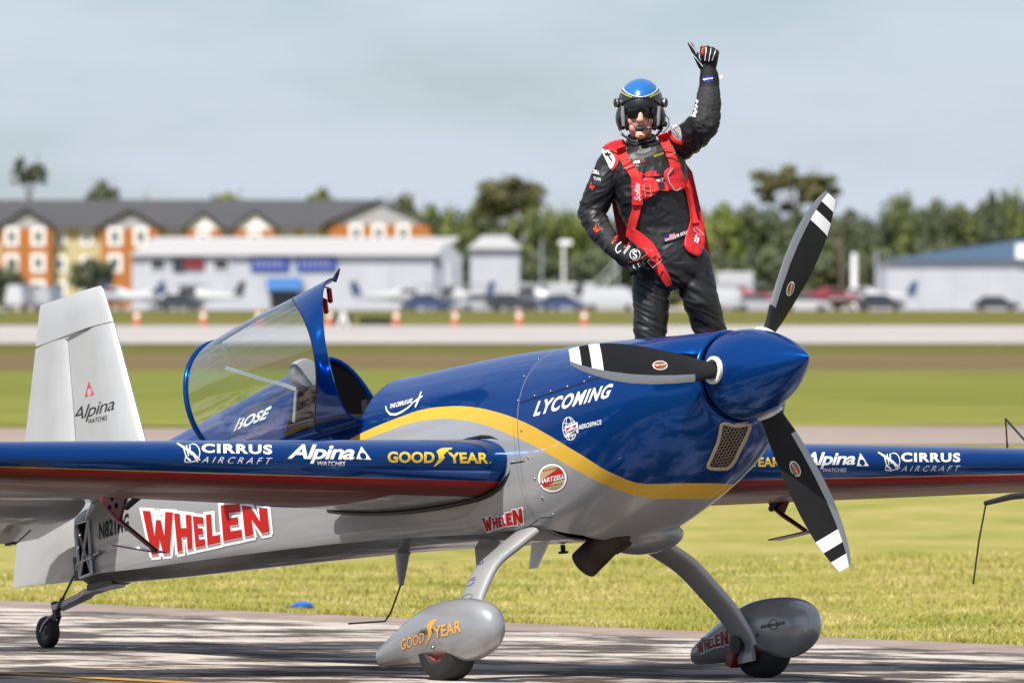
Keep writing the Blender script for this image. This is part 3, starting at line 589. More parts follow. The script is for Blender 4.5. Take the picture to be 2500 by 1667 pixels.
def section(x, w, zm, zt, zb, nt, nb, n=64, xs=None, crease=False):
    R = []
    for j in range(n):
        a = 2 * math.pi * j / n; c, s = math.cos(a), math.sin(a)
        e = nt if s >= 0 else nb
        y = w * math.copysign(abs(c) ** (2 / e), c); z = zm + (zt - zm if s >= 0 else zm - zb) * math.copysign(abs(s) ** (2 / e), s)
        if crease and s < 0:                            # flat side down to a chine, then a shallow belly
            q = -math.atan2(s, abs(c)) / (math.pi / 2); sg = math.copysign(1, c); zc = zb + .055
            if q < .55: t = q / .55; yc, zz = w * (1 - .10 * t ** 1.5), zm + (zc - zm) * t
            else: t = (q - .55) / .45; yc, zz = w * .90 * (1 - t), zc + (zb - zc) * (1 - (1 - t) ** 1.6)
            k = min(max((-1.2 - x) / .55, 0), 1); k = k * k * (3 - 2 * k); y, z = y + (sg * yc - y) * k, z + (zz - z) * k
        R.append(np.array([x if xs is None else x + xs(y, z), y, z]))
    return R
# -- cowling
cowl_tab = [  # x, half width, height of the widest point, top, bottom, exponent above, below
 (-0.03, .222, 0, .215, -.222, 2, 2), (-0.055, .238, 0, .226, -.238, 2, 2), (-0.10, .30, -.01, .228, -.275, 2.0, 2.0), (-0.16, .375, -.02, .232, -.325, 2.2, 2.1),
 (-0.26, .43, -.03, .240, -.385, 2.5, 2.2), (-0.40, .46, -.05, .256, -.455, 2.6, 2.3), (-0.60, .472, -.06, .281, -.52, 2.6, 2.5),
 (-0.85, .465, -.08, .310, -.585, 2.5, 2.7), (-1.05, .452, -.09, .332, -.615, 2.4, 3.0), (-1.20, .445, -.10, .348, -.615, 2.3, 3.2)]
cf = smooth_table(None, cowl_tab)
cx = [-.03, -.042, -.055, -.07, -.085, -.10, -.13, -.16, -.20, -.26, -.32, -.40, -.5, -.6, -.72, -.85, -.95, -1.05, -1.13, -1.195]
rings = [section(x, *[cf(x, k) for k in range(1, 7)], n=96) for x in cx]
for r in (rings[-1], rings[-2], rings[-3]):        # cooling-air outlet: the lower edge stops short
    for p in r:
        lim = -1.03 - max(0, abs(p[1]) - .25) * 1.6
        if p[2] < -.42 and p[0] < lim: p[0] = lim + (p[0] + 1.2) * .15
rings = [section(-.05, .19, 0, .19, -.19, 2, 2, n=96)] + rings
V, F = loft(rings); COWL = (V, F)
FUS_TAB = [
 (-1.20, .443, -.10, .346, -.585, 2.3, 3.2), (-1.60, .432, -.10, .385, -.545, 2.2, 3.6), (-2.0, .42, -.10, .412, -.495, 2.1, 4.0), (-2.67, .395, -.08, .445, -.415, 2.1, 4.2),
 (-3.38, .375, -.06, .655, -.345, 1.75, 4.2), (-4.2, .30, .0, .575, -.27, 1.75, 4.2), (-5.0, .195, .08, .475, -.197, 1.8, 4), (-5.45, .135, .1, .42, -.152, 1.8, 4), (-5.69, .10, .12, .38, -.135, 1.8, 4)]
ff = smooth_table(None, FUS_TAB)
NS = 64
fx = list(np.linspace(-1.205, -2.67, 14)); V1, F1 = loft([section(x, *[ff(x, k) for k in range(1, 7)], n=NS, crease=True) for x in fx])
# cockpit tub between the front deck and the turtle deck: the section stops at the sill
mid = []
for x in np.linspace(-2.67, -3.38, 7):
    r = section(x, *[ff(x, k) for k in range(1, 5)], 2.1, ff(x, 6), n=NS, crease=True)
    sill = .205
    mid.append([np.array([p[0], p[1], min(p[2], sill)]) for p in r])
V2, F2 = loft(mid)
rx = list(np.linspace(-3.38, -5.69, 20)); rr = [section(x, *[ff(x, k) for k in range(1, 7)], n=NS, crease=True) for x in rx]
V3, F3 = loft(rr)
def cap(ring):
    c = sum(ring) / len(ring); return list(ring) + [c], [(j, (j + 1) % len(ring), len(ring)) for j in range(len(ring))]
mb = MB(); mb.add(V1, F1, 0); mb.add(V2, F2, 0); mb.add(V3, F3, 0)
lastring = section(-2.67, *[ff(-2.67, k) for k in range(1, 7)], n=NS, crease=True)
for ring, dx in ((lastring, -.002), (rr[0], .003), (section(-1.205, *[ff(-1.205, k) for k in range(1, 7)], n=NS, crease=True), -.03), (rr[-1], 0)):
    Vc, Fc = cap([p + np.array([dx, 0, 0]) for p in ring]); mb.add(Vc, Fc, 1)
FUS = (mb.V, mb.F)
target('body', list(COWL[0]) + list(mb.V), list(COWL[1]) + [tuple(i + len(COWL[0]) for i in f) for f in mb.F])
def cast(key, u, v):
    o, d = bray(u, v); d = d / np.linalg.norm(d)
    h = TARGETS[key].ray_cast(Vector(o), Vector(d))
    return (np.array(h[0]), np.array(h[1]), d) if h[0] is not None else None

# livery: the wave of yellow between blue and silver, measured along the flank
def wave(pix):
    out = []
    for u, v in pix:
        h = cast('body', u, v)
        if h: out.append((h[0][0], h[0][2]))
    out.sort(); keep = []
    for x, z in out:
        if not keep or x > keep[-1][0] + .03: keep.append((x, z))
    return keep
top_px = [(862,1067),(895,1051),(970,1020),(1030,1000),(1090,992),(1150,993),(1210,1005),(1270,1026),(1329,1056),(1389,1092),(1429,1116),(1508,1160),(1587,1181),(1640,1189),(1686,1195)]
bot_px = [(889,1074),(940,1054),(1000,1033),(1060,1023),(1120,1024),(1180,1036),(1240,1059),(1300,1086),(1359,1119),(1409,1148),(1469,1179),(1528,1201),(1607,1217),(1686,1222)]
wt = [(-6.0, .42), (-4.9, .36), (-4.2, .27), (-3.4, .17), (-2.95, .10)] + [p for p in wave(top_px) if p[0] > -2.85]
wb_ = [(-6.0, .36), (-4.9, .30), (-4.2, .20), (-3.4, .10), (-2.95, .03)] + [p for p in wave(bot_px) if p[0] > -2.75]
wt += [(0.1, wt[-1][1] + .03)]; wb_ += [(0.1, wb_[-1][1] + .03)]
def livery_material():
    m, n, l, b = new_mat('livery_paint')
    t = n.new('ShaderNodeTexCoord'); s = n.new('ShaderNodeSeparateXYZ'); l.new(t.outputs['Object'], s.inputs[0])
    mr = n.new('ShaderNodeMapRange'); mr.inputs['From Min'].default_value = -6; mr.inputs['From Max'].default_value = 0.1
    l.new(s.outputs['X'], mr.inputs['Value'])
    def level(tab):
        c = n.new('ShaderNodeFloatCurve'); cu = c.mapping.curves[0]
        pts = [((x + 6) / 6.1, (z + .8) / 1.6) for x, z in tab]
        while len(cu.points) < len(pts): cu.points.new(0.5, 0.5)
        for p, q in zip(cu.points, pts): p.location = q
        c.mapping.update(); l.new(mr.outputs['Result'], c.inputs['Value'])
        q = n.new('ShaderNodeMath'); q.operation = 'MULTIPLY_ADD'; q.inputs[1].default_value = 1.6; q.inputs[2].default_value = -.8
        l.new(c.outputs['Value'], q.inputs[0])
        g = n.new('ShaderNodeMath'); g.operation = 'GREATER_THAN'; l.new(s.outputs['Z'], g.inputs[0]); l.new(q.outputs[0], g.inputs[1])
        return g.outputs[0]
    a, c = level(wb_), level(wt)
    m1 = n.new('ShaderNodeMix'); m1.data_type = 'RGBA'; l.new(a, m1.inputs['Factor']); m1.inputs['A'].default_value = (*SILVER, 1); m1.inputs['B'].default_value = (*YELLOW, 1)
    m2 = n.new('ShaderNodeMix'); m2.data_type = 'RGBA'; l.new(c, m2.inputs['Factor']); l.new(m1.outputs['Result'], m2.inputs['A']); m2.inputs['B'].default_value = (*BLUE, 1)
    l.new(m2.outputs['Result'], b.inputs['Base Color'])
    me = n.new('ShaderNodeMath'); me.operation = 'MULTIPLY_ADD'; l.new(a, me.inputs[0]); me.inputs[1].default_value = -.3; me.inputs[2].default_value = .3
    mf = n.new('ShaderNodeMath'); mf.operation = 'MULTIPLY_ADD'; l.new(c, mf.inputs[0]); mf.inputs[1].default_value = .55; l.new(me.outputs[0], mf.inputs[2])      # metallic flake in the silver and the blue, not in the yellow
    l.new(mf.outputs[0], b.inputs['Metallic'])
    b.inputs['Specular IOR Level'].default_value = .0; b.inputs['Roughness'].default_value = .22; b.inputs['Coat Weight'].default_value = .42; b.inputs['Coat Roughness'].default_value = .02
    z = n.new('ShaderNodeTexNoise'); z.inputs['Scale'].default_value = 5.0; z.inputs['Detail'].default_value = 2
    l.new(t.outputs['Object'], z.inputs['Vector'])
    k = n.new('ShaderNodeBump'); k.inputs['Strength'].default_value = .016; k.inputs['Distance'].default_value = .02
    l.new(z.outputs['Fac'], k.inputs['Height']); l.new(k.outputs['Normal'], b.inputs['Coat Normal'])
    return m
M_LIV = livery_material()
cowl = part('cowling', *COWL, M_LIV, True)
M_BELLY = P('shaded_belly_grey', (.10, .092, .085), .35, 0, .6, vary=.1, vscale=4)  # belly shade and dark ground reflection put into a darker grey, down-facing faces only
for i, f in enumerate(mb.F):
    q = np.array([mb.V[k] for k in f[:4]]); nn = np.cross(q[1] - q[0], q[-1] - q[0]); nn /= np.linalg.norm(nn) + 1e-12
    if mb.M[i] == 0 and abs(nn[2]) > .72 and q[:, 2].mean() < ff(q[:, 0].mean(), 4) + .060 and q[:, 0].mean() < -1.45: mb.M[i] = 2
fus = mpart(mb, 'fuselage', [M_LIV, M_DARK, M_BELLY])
# cockpit inside: floor, seat pan, panel, headrest, consoles
c = MB(); c.box((-3.02, 0, .02), (.70, .62, .02)); mpart(c, 'cockpit_floor', M_MATT)
c = MB(); c.box((-3.22, 0, .18), (.10, .40, .34), np.array(Matrix.Rotation(-.35, 3, 'Y')))
c.box((-3.05, 0, .07), (.36, .40, .08)); mpart(c, 'seat', M_MATT)
c = MB(); c.box((-2.73, 0, .24), (.05, .52, .20)); mpart(c, 'instrument_panel', M_BLACK)
hp = binv(745, 912, 0, -3.35)
c = MB()
V, F = loft([[np.array([-3.37 + .045 * k, hp[1] + .085 * r * math.cos(a), hp[2] + .075 * r * math.sin(a)]) for a in np.linspace(0, 2 * math.pi, 24, endpoint=False)] for k, r in ((0, 1), (.6, 1), (.9, .9), (1, .6))], True, True, True)
c.add(V, F); mpart(c, 'headrest', P('headrest_leather', (.42, .41, .39), .6, bump=.04, bscale=60))
c = MB(); ring = rr[0]
c.tube([p + np.array([.004, 0, 0]) for p in ring if p[2] > .12], .014, 8); mpart(c, 'turtle_deck_rim', M_BLUE)
# sill rail
for s in (-1, 1):
    c = MB(); c.tube([(x, s * (.345 + .01 * math.sin((x + 2.6) * 3)), .212) for x in np.linspace(-2.63, -3.4, 9)], .016, 8); mpart(c, 'sill_rail', M_BLUE)

# -- spinner and propeller
sp = [(-.012, .19), (-.012, .207), (0.0, .21), (.03, .2095)]
for t in np.linspace(0.04, 1, 26): sp.append((.03 + .51 * t, .2095 * (1 - t ** 1.75) ** .92 if t < 1 else 0))
V, F = lathe(sp, (0, 0, 0), (1, 0, 0), 64); part('spinner', V, F, M_BLUE, True); target('spinner', V, F)
PX = .075
B_TAB = [  # radius, leading edge, trailing edge, thickness, pitch in degrees
 (.16, .048, -.048, .075, 34), (.215, .052, -.052, .06, 30), (.27, .060, -.058, .045, 25), (.335, .072, -.068, .034, 19), (.34, .073, -.069, .034, 19), (.45, .086, -.082, .026, 14),
 (.58, .095, -.093, .021, 9), (.70, .096, -.097, .018, 6.5), (.79, .088, -.094, .015, 5), (.838, .081, -.089, .014, 4.5), (.842, .0805, -.0885, .014, 4.5),
 (.905, .067, -.078, .011, 4), (.909, .066, -.077, .011, 4), (.957, .053, -.066, .009, 3.5), (.961, .052, -.065, .009, 3.5), (.995, .038, -.055, .007, 3), (1.02, .026, -.047, .005, 3)]
fr_ = [0.0, .06, .13, .215, .225, .4, .6, .8, 1.0]
def blade(psi):
    er = np.array([0, math.cos(psi), math.sin(psi)]); et = np.array([0, -math.sin(psi), math.cos(psi)])
    rings = []
    for r, le, te, th, bet in B_TAB:
        bt = math.radians(bet + 4); d = et * math.cos(bt) + np.array([1, 0, 0]) * math.sin(bt); nrm = -et * math.sin(bt) + np.array([1, 0, 0]) * math.cos(bt)
        up, lo = [], []
        for f in fr_:
            c_ = le + (te - le) * f; h = th * (2.6 * math.sqrt(max(f, 0)) * (1 - f) ** .8) * .5 + .0008
            up.append(c_ * d + nrm * h); lo.append(c_ * d - nrm * h * .35)
        rings.append([np.array([PX, 0, 0]) + er * r + q for q in up + lo[::-1][:-1]])
    V, F = loft(rings, True, True, True); nn = len(rings[0]); fm = []
    for i in range(len(rings) - 1):
        r = (B_TAB[i][0] + B_TAB[i + 1][0]) / 2
        for j in range(nn):
            edge = (j < 3 or j >= nn - 3) and r > .3375
            if edge: fm.append(1)
            else: fm.append(2 if (r > .959 or .840 < r < .907) else 0)
    fm += [0, 1]
    return V, F, fm
for psi in (177, 57, -63.4):
    V, F, fm = blade(math.radians(psi))
    bo = part('propeller_blade', V, F, [M_MATT, M_EDGE, M_INK_W], 'auto', fm); target('blade%d' % psi, V, F)
    er = np.array([0, math.cos(math.radians(psi)), math.sin(math.radians(psi))])
    c = MB(); c.lathe([(.15, .058), (.198, .060), (.203, .065), (.217, .065), (.221, .05), (.19, .03)], (PX, 0, 0), er, 24); mpart(c, 'blade_cuff', P('white_cuff', (.62, .6, .56), .45, vary=.2, vscale=20), parent=bo)

# -- wings
M_MAROON = P('maroon_underside_paint', (.18, .034, .028), .46, 0, .10, spec=.15, vary=.15, vscale=2)
def afoil(f, t):                                  # blunt symmetrical section: elliptic nose, then almost straight to the trailing edge
    if f < .2: return t / 2 * math.sqrt(max(0, 1 - ((.2 - f) / .2) ** 2))
    g = (f - .2) / .8; return t / 2 * (1 - .55 * g ** 1.4 - .44 * g ** 3)
def wing_geo(y):
    a = abs(y) - .42
    return -1.31 - .045 * a, 1.52 - .228 * a, .178 + .006 * a, -.182 + .009 * a     # leading edge x, chord, thickness ratio, z
UPF = [1, .9, .8, .705, .6, .5, .4, .3, .22, .15, .10, .06, .035, .018, .007, .0015, 0]
def wing_sec(y, s, cut):
    le, c, t, z = wing_geo(y); a = abs(y)
    fb = .058 - .009 * (a - .42); yl = max(0.0, min(1, (a - 1.0) / .6)) * .0045 + .0003
    lo = [.0, fb * .12, fb * .4, fb, fb + yl, fb + yl + .01, .09, .14, .2, .3, .4, .5, .6, .705, .8, .9, 1]
    up = [f for f in UPF if f <= .705] if cut else UPF
    lo = [f for f in lo[1:] if f <= .705] if cut else lo[1:]
    P_ = [np.array([le - c * f, y, z + afoil(f, t) * c]) for f in up] + [np.array([le - c * f, y, z - afoil(f, t) * c]) for f in lo]
    return P_, len(up)
def wing_mesh(s):
    mb = MB()
    for ys, cut in (([.405, .5, .7, .9, .9498], False), (list(np.linspace(.95, 3.6, 16)), True), ([3.602, 3.68, 3.74, 3.765], False)):
        rings = []
        for y in ys:
            r, nu = wing_sec(s * y, s, cut)
            if y > 3.7:
                c0 = sum(r) / len(r); k = .6 if y > 3.75 else .93
                r = [np.array([c0[0] + (p[0] - c0[0]) * (1 - (1 - k) * .25), p[1], c0[2] + (p[2] - c0[2]) * k]) for p in r]
            rings.append(r)
        V, F = loft(rings, True, True, True); n = len(rings[0]); fm = []
        for i in range(len(rings) - 1):
            for j in range(n):
                k = j - (nu - 1)
                m = 0
                if k >= 3: m = 1 if k == 3 else 2 if k <= 5 else 4
                if k >= 8 and ys[i] < .85: m = 3
                if j == n - 1: m = 4
                fm.append(m)
        mb.add(V, F, fm + [0, 0])
    return mb
def aileron(s, defl):
    rings = []
    for y in np.linspace(.957, 3.595, 12):
        le, c, t, z = wing_geo(y); hx, hz = le - .70 * c, z
        P_ = []
        for f, sg in [(1, 1), (.93, 1), (.85, 1), (.78, 1), (.725, 1), (.712, .55), (.712, -.55), (.725, -1), (.78, -1), (.85, -1), (.93, -1), (1, -1)]:
            dx, dz = -(f - .70) * c, sg * (afoil(f, t) * c + (.004 if f == 1 else 0))
            P_.append(np.array([hx + dx * math.cos(defl) - dz * math.sin(defl) * 0, s * y, hz + dz + dx * math.sin(defl) * -1]))
        rings.append(P_)
    V, F = loft(rings, True, True, True); fm = []
    for i in range(len(rings) - 1):
        for j in range(12): fm.append(0 if j < 6 else 1)
    return V, F, fm + [0, 0]
WING = {}
for s in (-1, 1):
    w = wing_mesh(s); WING[s] = mpart(w, 'wing', [M_BLUE, M_YELLOW, M_RED, M_GREYWHITE, M_MAROON]); target('wing%d' % s, w.V, w.F)
    V, F, fm = aileron(s, math.radians(7 if s < 0 else -3)); part('aileron', V, F, [M_BLUE, M_MAROON], 'auto', fm)
    # black rubber seal round the wing root
    r, nu = wing_sec(s * .425, s, False); c0 = sum(r) / len(r)
    ring = [p + (p - c0) / np.linalg.norm((p - c0) * np.array([.25, 1, 1])) * .010 for p in r]
    c = MB(); c.tube([p for p in ring] + [ring[0]], .013, 8); mpart(c, 'wing_root_seal', M_BLACK)
    # aileron spade
    c = MB()
    yy = 1.9 * s
    k = s * .012
    tri = [(-2.62, -.165), (-2.33, -.13), (-2.46, -.30), (-2.52, -.265)] if s < 0 else [(-2.44, -.16), (-2.20, -.175), (-2.31, -.29), (-2.40, -.24)]
    V = [np.array([x, yy + d, z]) for d in (-.006, .006) for x, z in tri]; c.add(V, [(0, 1, 2, 3), (7, 6, 5, 4)] + [(i, (i + 1) % 4, 4 + (i + 1) % 4, 4 + i) for i in range(4)])
    mpart(c, 'spade_bracket', M_REDDK)
    a0, a1 = tri[2], ((-2.165, -.49) if s < 0 else (-2.135, -.395))
    c = MB(); c.tube([(a0[0] - .08, yy, a0[1] + .06), (a0[0], yy, a0[1]), (a1[0], yy, a1[1])], [.014, .013, .011], 10); mpart(c, 'spade_arm', M_REDDK)
    ang = math.atan2(.10, .40) if s < 0 else math.atan2(.0, .4)
    c = MB(); cx_, cz_ = ((-2.31, -.456) if s < 0 else (-2.25, -.402))
    c.box((cx_, yy, cz_), (.37 if s < 0 else .31, .07, .007), np.array(Matrix.Rotation(ang if s < 0 else math.radians(1), 3, 'Y'))); mpart(c, 'spade_plate', M_REDDK)
    c = MB(); p0 = (-2.40, yy - .004 * s, -.245); c.tube([p0, (-2.12, yy - .02 * s, -.155)], .016, 8); mpart(c, 'pushrod', M_BLACK)
# holes in the near spade bracket
c = MB()
for x, z in ((-2.50, -.185), (-2.47, -.225), (-2.53, -.225), (-2.43, -.175)): c.lathe([(-.0065, .014), (.0065, .014), (.0066, 0)], (x, -1.9, z), (0, -1, 0), 12)
mpart(c, 'bracket_holes', M_DARK)
# sighting device on the far wing tip
sg = lambda u, v, y=3.55: binv(u, v, 1, y)
c = MB(); c.tube([sg(2460, 1100), sg(2455, 1022), sg(2560, 1140)], .006, 8); c.tube([sg(2560, 1140), sg(2470, 1105)], .006, 8); mpart(c, 'sighting_frame', M_BLACK)
c = MB(); c.tube([sg(2560, 1203), sg(2470, 1212), sg(2406, 1228)], [.016, .017, .013], 10); mpart(c, 'sighting_boom', M_BLACK)
c = MB(); c.tube([sg(2407, 1230), sg(2390, 1320), sg(2376, 1425)], .0045, 6); mpart(c, 'sighting_wire', M_BLACK)

# -- tail
def vsurf(levels, n=9, le_round=True):              # levels: z, leading x, trailing x, thickness
    rings = []
    for z, a, b, th, *sl in levels:
        R = []
        fs = [0, .02, .06, .12, .25, .45, .7, 1.0]
        for f in fs: R.append(np.array([a + (b - a) * f, th / 2 * (min(1, 2.1 * math.sqrt(f)) if le_round else 1) * (1 - .92 * max(0, f - .2) / .8), z + (sl[0] * (f) if sl else 0)]))
        R += [np.array([p[0], -p[1], p[2]]) for p in R[::-1][:-1]]
        rings.append(R)
    return loft(rings, True, True, True)
V, F = vsurf([(.40, -5.06, -5.745, .115), (.55, -5.112, -5.742, .11), (.80, -5.19, -5.742, .10), (1.0, -5.252, -5.742, .09), (1.174, -5.307, -5.742, .08)])
part('fin', V, F, M_FIN); target('fin', V, F)
V, F = vsurf([(-.082, -5.80, -6.462, .05, .06), (-.07, -5.80, -6.468, .066, .065), (.30, -5.775, -6.365, .075), (.73, -5.757, -6.233, .075), (1.168, -5.752, -6.065, .068)])
V2, F2 = vsurf([(1.180, -5.309, -6.062, .082), (1.27, -5.343, -6.03, .076), (1.36, -5.378, -5.998, .062), (1.382, -5.40, -5.985, .03)])
m_ = MB(); m_.add(V, F); m_.add(V2, F2); mpart(m_, 'rudder', M_FIN); target('rudder', m_.V, m_.F)
M_STAB = M_SILVER
for s in (-1, 1):
    def hs_(levels):
        V, F = vsurf(levels); return [np.array([p[0], s * p[2], .275 + p[1]]) for p in V], F
    V, F = hs_([(.08, -4.98, -5.50, .085), (.6, -5.06, -5.50, .078), (1.2, -5.16, -5.50, .068), (1.56, -5.22, -5.50, .05), (1.6, -5.26, -5.49, .02)]); part('stabilizer', V, F, M_STAB)
    V, F = hs_([(.13, -5.508, -5.99, .07), (.26, -5.508, -6.07, .07), (.9, -5.508, -6.02, .062), (1.5, -5.508, -5.96, .05), (1.6, -5.508, -5.93, .03)])
    d = math.radians(13); V = [np.array([-5.5 + (p[0] + 5.5) * math.cos(d) - (p[2] - .275) * 0, p[1], p[2] + (p[0] + 5.5) * math.sin(d)]) for p in V]
    part('elevator', V, F, M_STAB)
    c = MB(); e0 = np.array([-5.72, s * .34, .165]); c.tube([e0, e0 + np.array([-.16, 0, -.05])], .004, 6); c.box(e0 + np.array([-.2, 0, -.04]), (.07, .03, .012)); mpart(c, 'trim_tab_link', M_STEELD)
# tail bay: open truss behind a side cover
c = MB(); q = [(-5.635, .185), (-5.482, .180), (-5.492, -.095), (-5.638, -.095)]
yb = lambda x: -(ff(x, 1) + .0035)
V = [np.array([x, yb(x), z]) for x, z in q]; c.add(V, [(0, 1, 2, 3)]); mpart(c, 'tail_bay_opening', M_DARK, smooth=False)
c = MB()
for a, b in ((0, 2), (1, 3), (0, 1), (2, 3), (0, 3), (1, 2)): c.tube([V[a] + np.array([0, -.006, 0]), V[b] + np.array([0, -.006, 0])], .0085, 8)
mpart(c, 'tail_truss', M_LEG)
c = MB()
for a, b, r in (((-5.66, -.11, -.02), (-5.37, -.155, .0), .010), ((-5.66, -.11, -.02), (-5.74, -.06, -.04), .014), ((-5.50, -.135, -.012), (-5.46, -.14, -.008), .018)): c.tube([a, b], r, 8)
mpart(c, 'steering_pushrod', M_STEEL)
c = MB(); c.box((-5.73, -.04, -.03), (.07, .06, .12)); mpart(c, 'rudder_horn', M_BLACK)
# tail wheel
def bar(c, pts, w, h):
    fr = frame_along(pts); R = [[p + a * h / 2 * sa + b * w / 2 * sb for sa, sb in ((1, 1), (1, -1), (-1, -1), (-1, 1))] for p, t, a, b in fr]
    V, F = loft(R, True, True, True); c.add(V, F)
c = MB(); bar(c, [(-5.46, 0, -.155), (-5.62, 0, -.150), (-5.75, 0, -.152), (-5.80, 0, -.165), (-6.06, 0, -.19)], .075, .028); mpart(c, 'tail_spring', M_LEG)
c = MB(); c.box((-5.56, 0, -.14), (.24, .11, .03)); mpart(c, 'tail_spring_clamp', M_STEELD)
c = MB(); c.lathe([(-.04, .022), (.045, .022), (.05, .008)], (-6.075, 0, -.20), (-.17, 0, .98), 14); mpart(c, 'swivel', M_STEELD)
wc = np.array([-6.165, -.005, -.298])
c = MB()
for s in (-1, 1): c.tube([(-6.08, 0, -.225), (-6.10, s * .03, -.235), (-6.14, s * .042, -.262), wc + np.array([0, s * .043, 0])], .009, 8)
mpart(c, 'tail_wheel_fork', M_STEEL)
def wheel(center, R, w, rim, hubm):
    prof = [(-w * .42, rim * .98), (-w * .5, rim * 1.15), (-w * .5, R * .82), (-w * .38, R * .95), (-w * .16, R), (w * .16, R), (w * .38, R * .95), (w * .5, R * .82), (w * .5, rim * 1.15), (w * .42, rim * .98)]
    V, F = lathe(prof, center, (0, 1, 0), 36); o = part('wheel', V, F, M_RUBBER)
    c = MB(); c.lathe([(-w * .40, .002), (-w * .40, rim * .35), (-w * .30, rim * .45), (-w * .34, rim * .9), (-w * .42, rim), (w * .42, rim), (w * .34, rim * .9), (w * .30, rim * .45), (w * .4, rim * .35), (w * .4, .002)], center, (0, 1, 0), 28)
    mpart(c, 'rim', hubm, parent=o); return o
wheel(wc, .083, .062, .042, M_STEELD)
c = MB(); c.tube([(-5.80, -.05, -.06), (-5.93, -.035, -.14), (-6.0, -.03, -.18)], .006, 6)
for t in np.linspace(0, 1, 40):
    pass
hel = [np.array([-5.95, -.035, -.15]) + t * np.array([-.07, 0, -.075]) + .012 * np.array([math.cos(t * 60), math.sin(t * 60), 0]) for t in np.linspace(0, 1, 90)]
c.tube(hel, .0035, 5); c.tube([(-6.02, -.03, -.225), (-6.05, -.03, -.255), (-6.09, -.02, -.22)], .005, 6); mpart(c, 'steering_spring', M_STEELD)

# -- undercarriage
LEG = [(-1.36, .33, -.53), (-1.365, .44, -.60), (-1.352, .576, -.689), (-1.325, .675, -.806), (-1.285, .757, -.93), (-1.25, .818, -1.06), (-1.245, .828, -1.10)]
PANT = [(-.800, .004, -1.035, -1.045), (-.806, .030, -1.005, -1.072), (-.822, .058, -.975, -1.10), (-.855, .085, -.945, -1.128), (-.91, .11, -.915, -1.155), (-1.0, .13, -.89, -1.175), (-1.12, .14, -.875, -1.178), (-1.25, .138, -.872, -1.162),
        (-1.38, .125, -.888, -1.145), (-1.50, .108, -.918, -1.132), (-1.62, .088, -.957, -1.122), (-1.72, .070, -.993, -1.112), (-1.775, .055, -1.015, -1.105), (-1.79, .035, -1.03, -1.09)]
for s in (-1, 1):
    fr = []
    for i, p in enumerate(LEG):
        a = np.array(LEG[max(i - 1, 0)]); b = np.array(LEG[min(i + 1, len(LEG) - 1)]); t = (b - a); t /= np.linalg.norm(t)
        cd = np.array([1, 0, 0]) - t * t[0]; cd /= np.linalg.norm(cd); nn = np.cross(t, cd)
        wch = .104 - .034 * i / (len(LEG) - 1); th = .028 - .006 * i / (len(LEG) - 1)
        fr.append([np.array(p) + cd * wch * math.copysign(abs(math.cos(q)) ** .75, math.cos(q)) + nn * th * math.copysign(abs(math.sin(q)) ** .7, math.sin(q)) for q in np.linspace(0, 2 * math.pi, 24, endpoint=False)])
    # more rings along the curve
    rings = []
    for i in range(len(fr) - 1):
        for t in np.linspace(0, 1, 4, endpoint=False):
            k0, k1, k2, k3 = fr[max(i - 1, 0)], fr[i], fr[i + 1], fr[min(i + 2, len(fr) - 1)]
            rings.append([.5 * (2 * b + (c_ - a) * t + (2 * a - 5 * b + 4 * c_ - d) * t * t + (3 * b - a - 3 * c_ + d) * t ** 3) for a, b, c_, d in zip(k0, k1, k2, k3)])
    rings.append(fr[-1]); rings = [[np.array([p[0], s * p[1], p[2]]) for p in r] for r in rings]
    V, F = loft(rings, True, True, True); part('landing_gear_leg', V, F, M_LEG); target('leg%d' % s, V, F)
    yc = s * .918; rings = []
    for x, w, zt, zb in PANT:
        rings.append([np.array([x - .012, yc + w * .80 * math.copysign(abs(math.cos(q)) ** .85, math.cos(q)), (zt + zb) / 2 + (zt - zb) / 2 * math.copysign(abs(math.sin(q)) ** .85, math.sin(q))]) for q in np.linspace(0, 2 * math.pi, 48, endpoint=False)])
    sm = []
    for i in range(len(rings) - 1):
        for t in (0, .33, .66):
            k0, k1, k2, k3 = rings[max(i - 1, 0)], rings[i], rings[i + 1], rings[min(i + 2, len(rings) - 1)]
            sm.append([.5 * (2 * b + (c_ - a) * t + (2 * a - 5 * b + 4 * c_ - d) * t * t + (3 * b - a - 3 * c_ + d) * t ** 3) for a, b, c_, d in zip(k0, k1, k2, k3)])
    sm.append(rings[-1])
    for r in sm:                                     # wheel cut-out: the belly of the spat arches over the tyre
        for p in r:
            k = max(0, 1 - ((p[0] + 1.26) / .185) ** 2)
            if p[2] < -1.03 and k > 0: p[2] = max(p[2], p[2] + k * .032)
    V, F = loft(sm, True, True, True); pant = part('wheel_spat', V, F, M_SILVER, True); target('pant%d' % s, V, F)
    wheel(np.array([-1.25, yc, -1.068]), .178, .145, .085, P('red_hub', (.35, .03, .015), .5))
    if s > 0:                                         # brake and axle plate show on the inboard side of the far wheel
        c = MB(); c.box((-1.255, .815, -1.10), (.12, .02, .14)); mpart(c, 'axle_plate', M_LEG)
        c = MB(); c.lathe([(-.02, .03), (.02, .045), (.021, .0)], (-1.275, .787, -1.08), (0, -1, 0), 8); mpart(c, 'axle_nut', M_BLACK)
        c = MB(); c.box((-1.33, .80, -1.12), (.05, .05, .12), np.array(Matrix.Rotation(.5, 3, 'Y'))); mpart(c, 'brake_caliper', M_REDDK)
c = MB(); c.ball((-1.10, .17, -.592), (.21, .17, .075), 16); mpart(c, 'gear_fairing', M_SILVER, smooth=True)
c = MB(); c.tube([(-.93, -.02, -.50), (-1.02, -.05, -.575), (-1.22, -.115, -.70)], [.06, .072, .074], 24, cap=False)
c.tube([(-1.219, -.115, -.6993), (-1.0, -.045, -.56)], [.068, .06], 24, m=1, cap=False); mpart(c, 'exhaust_pipe', [M_EXH, M_DARK])
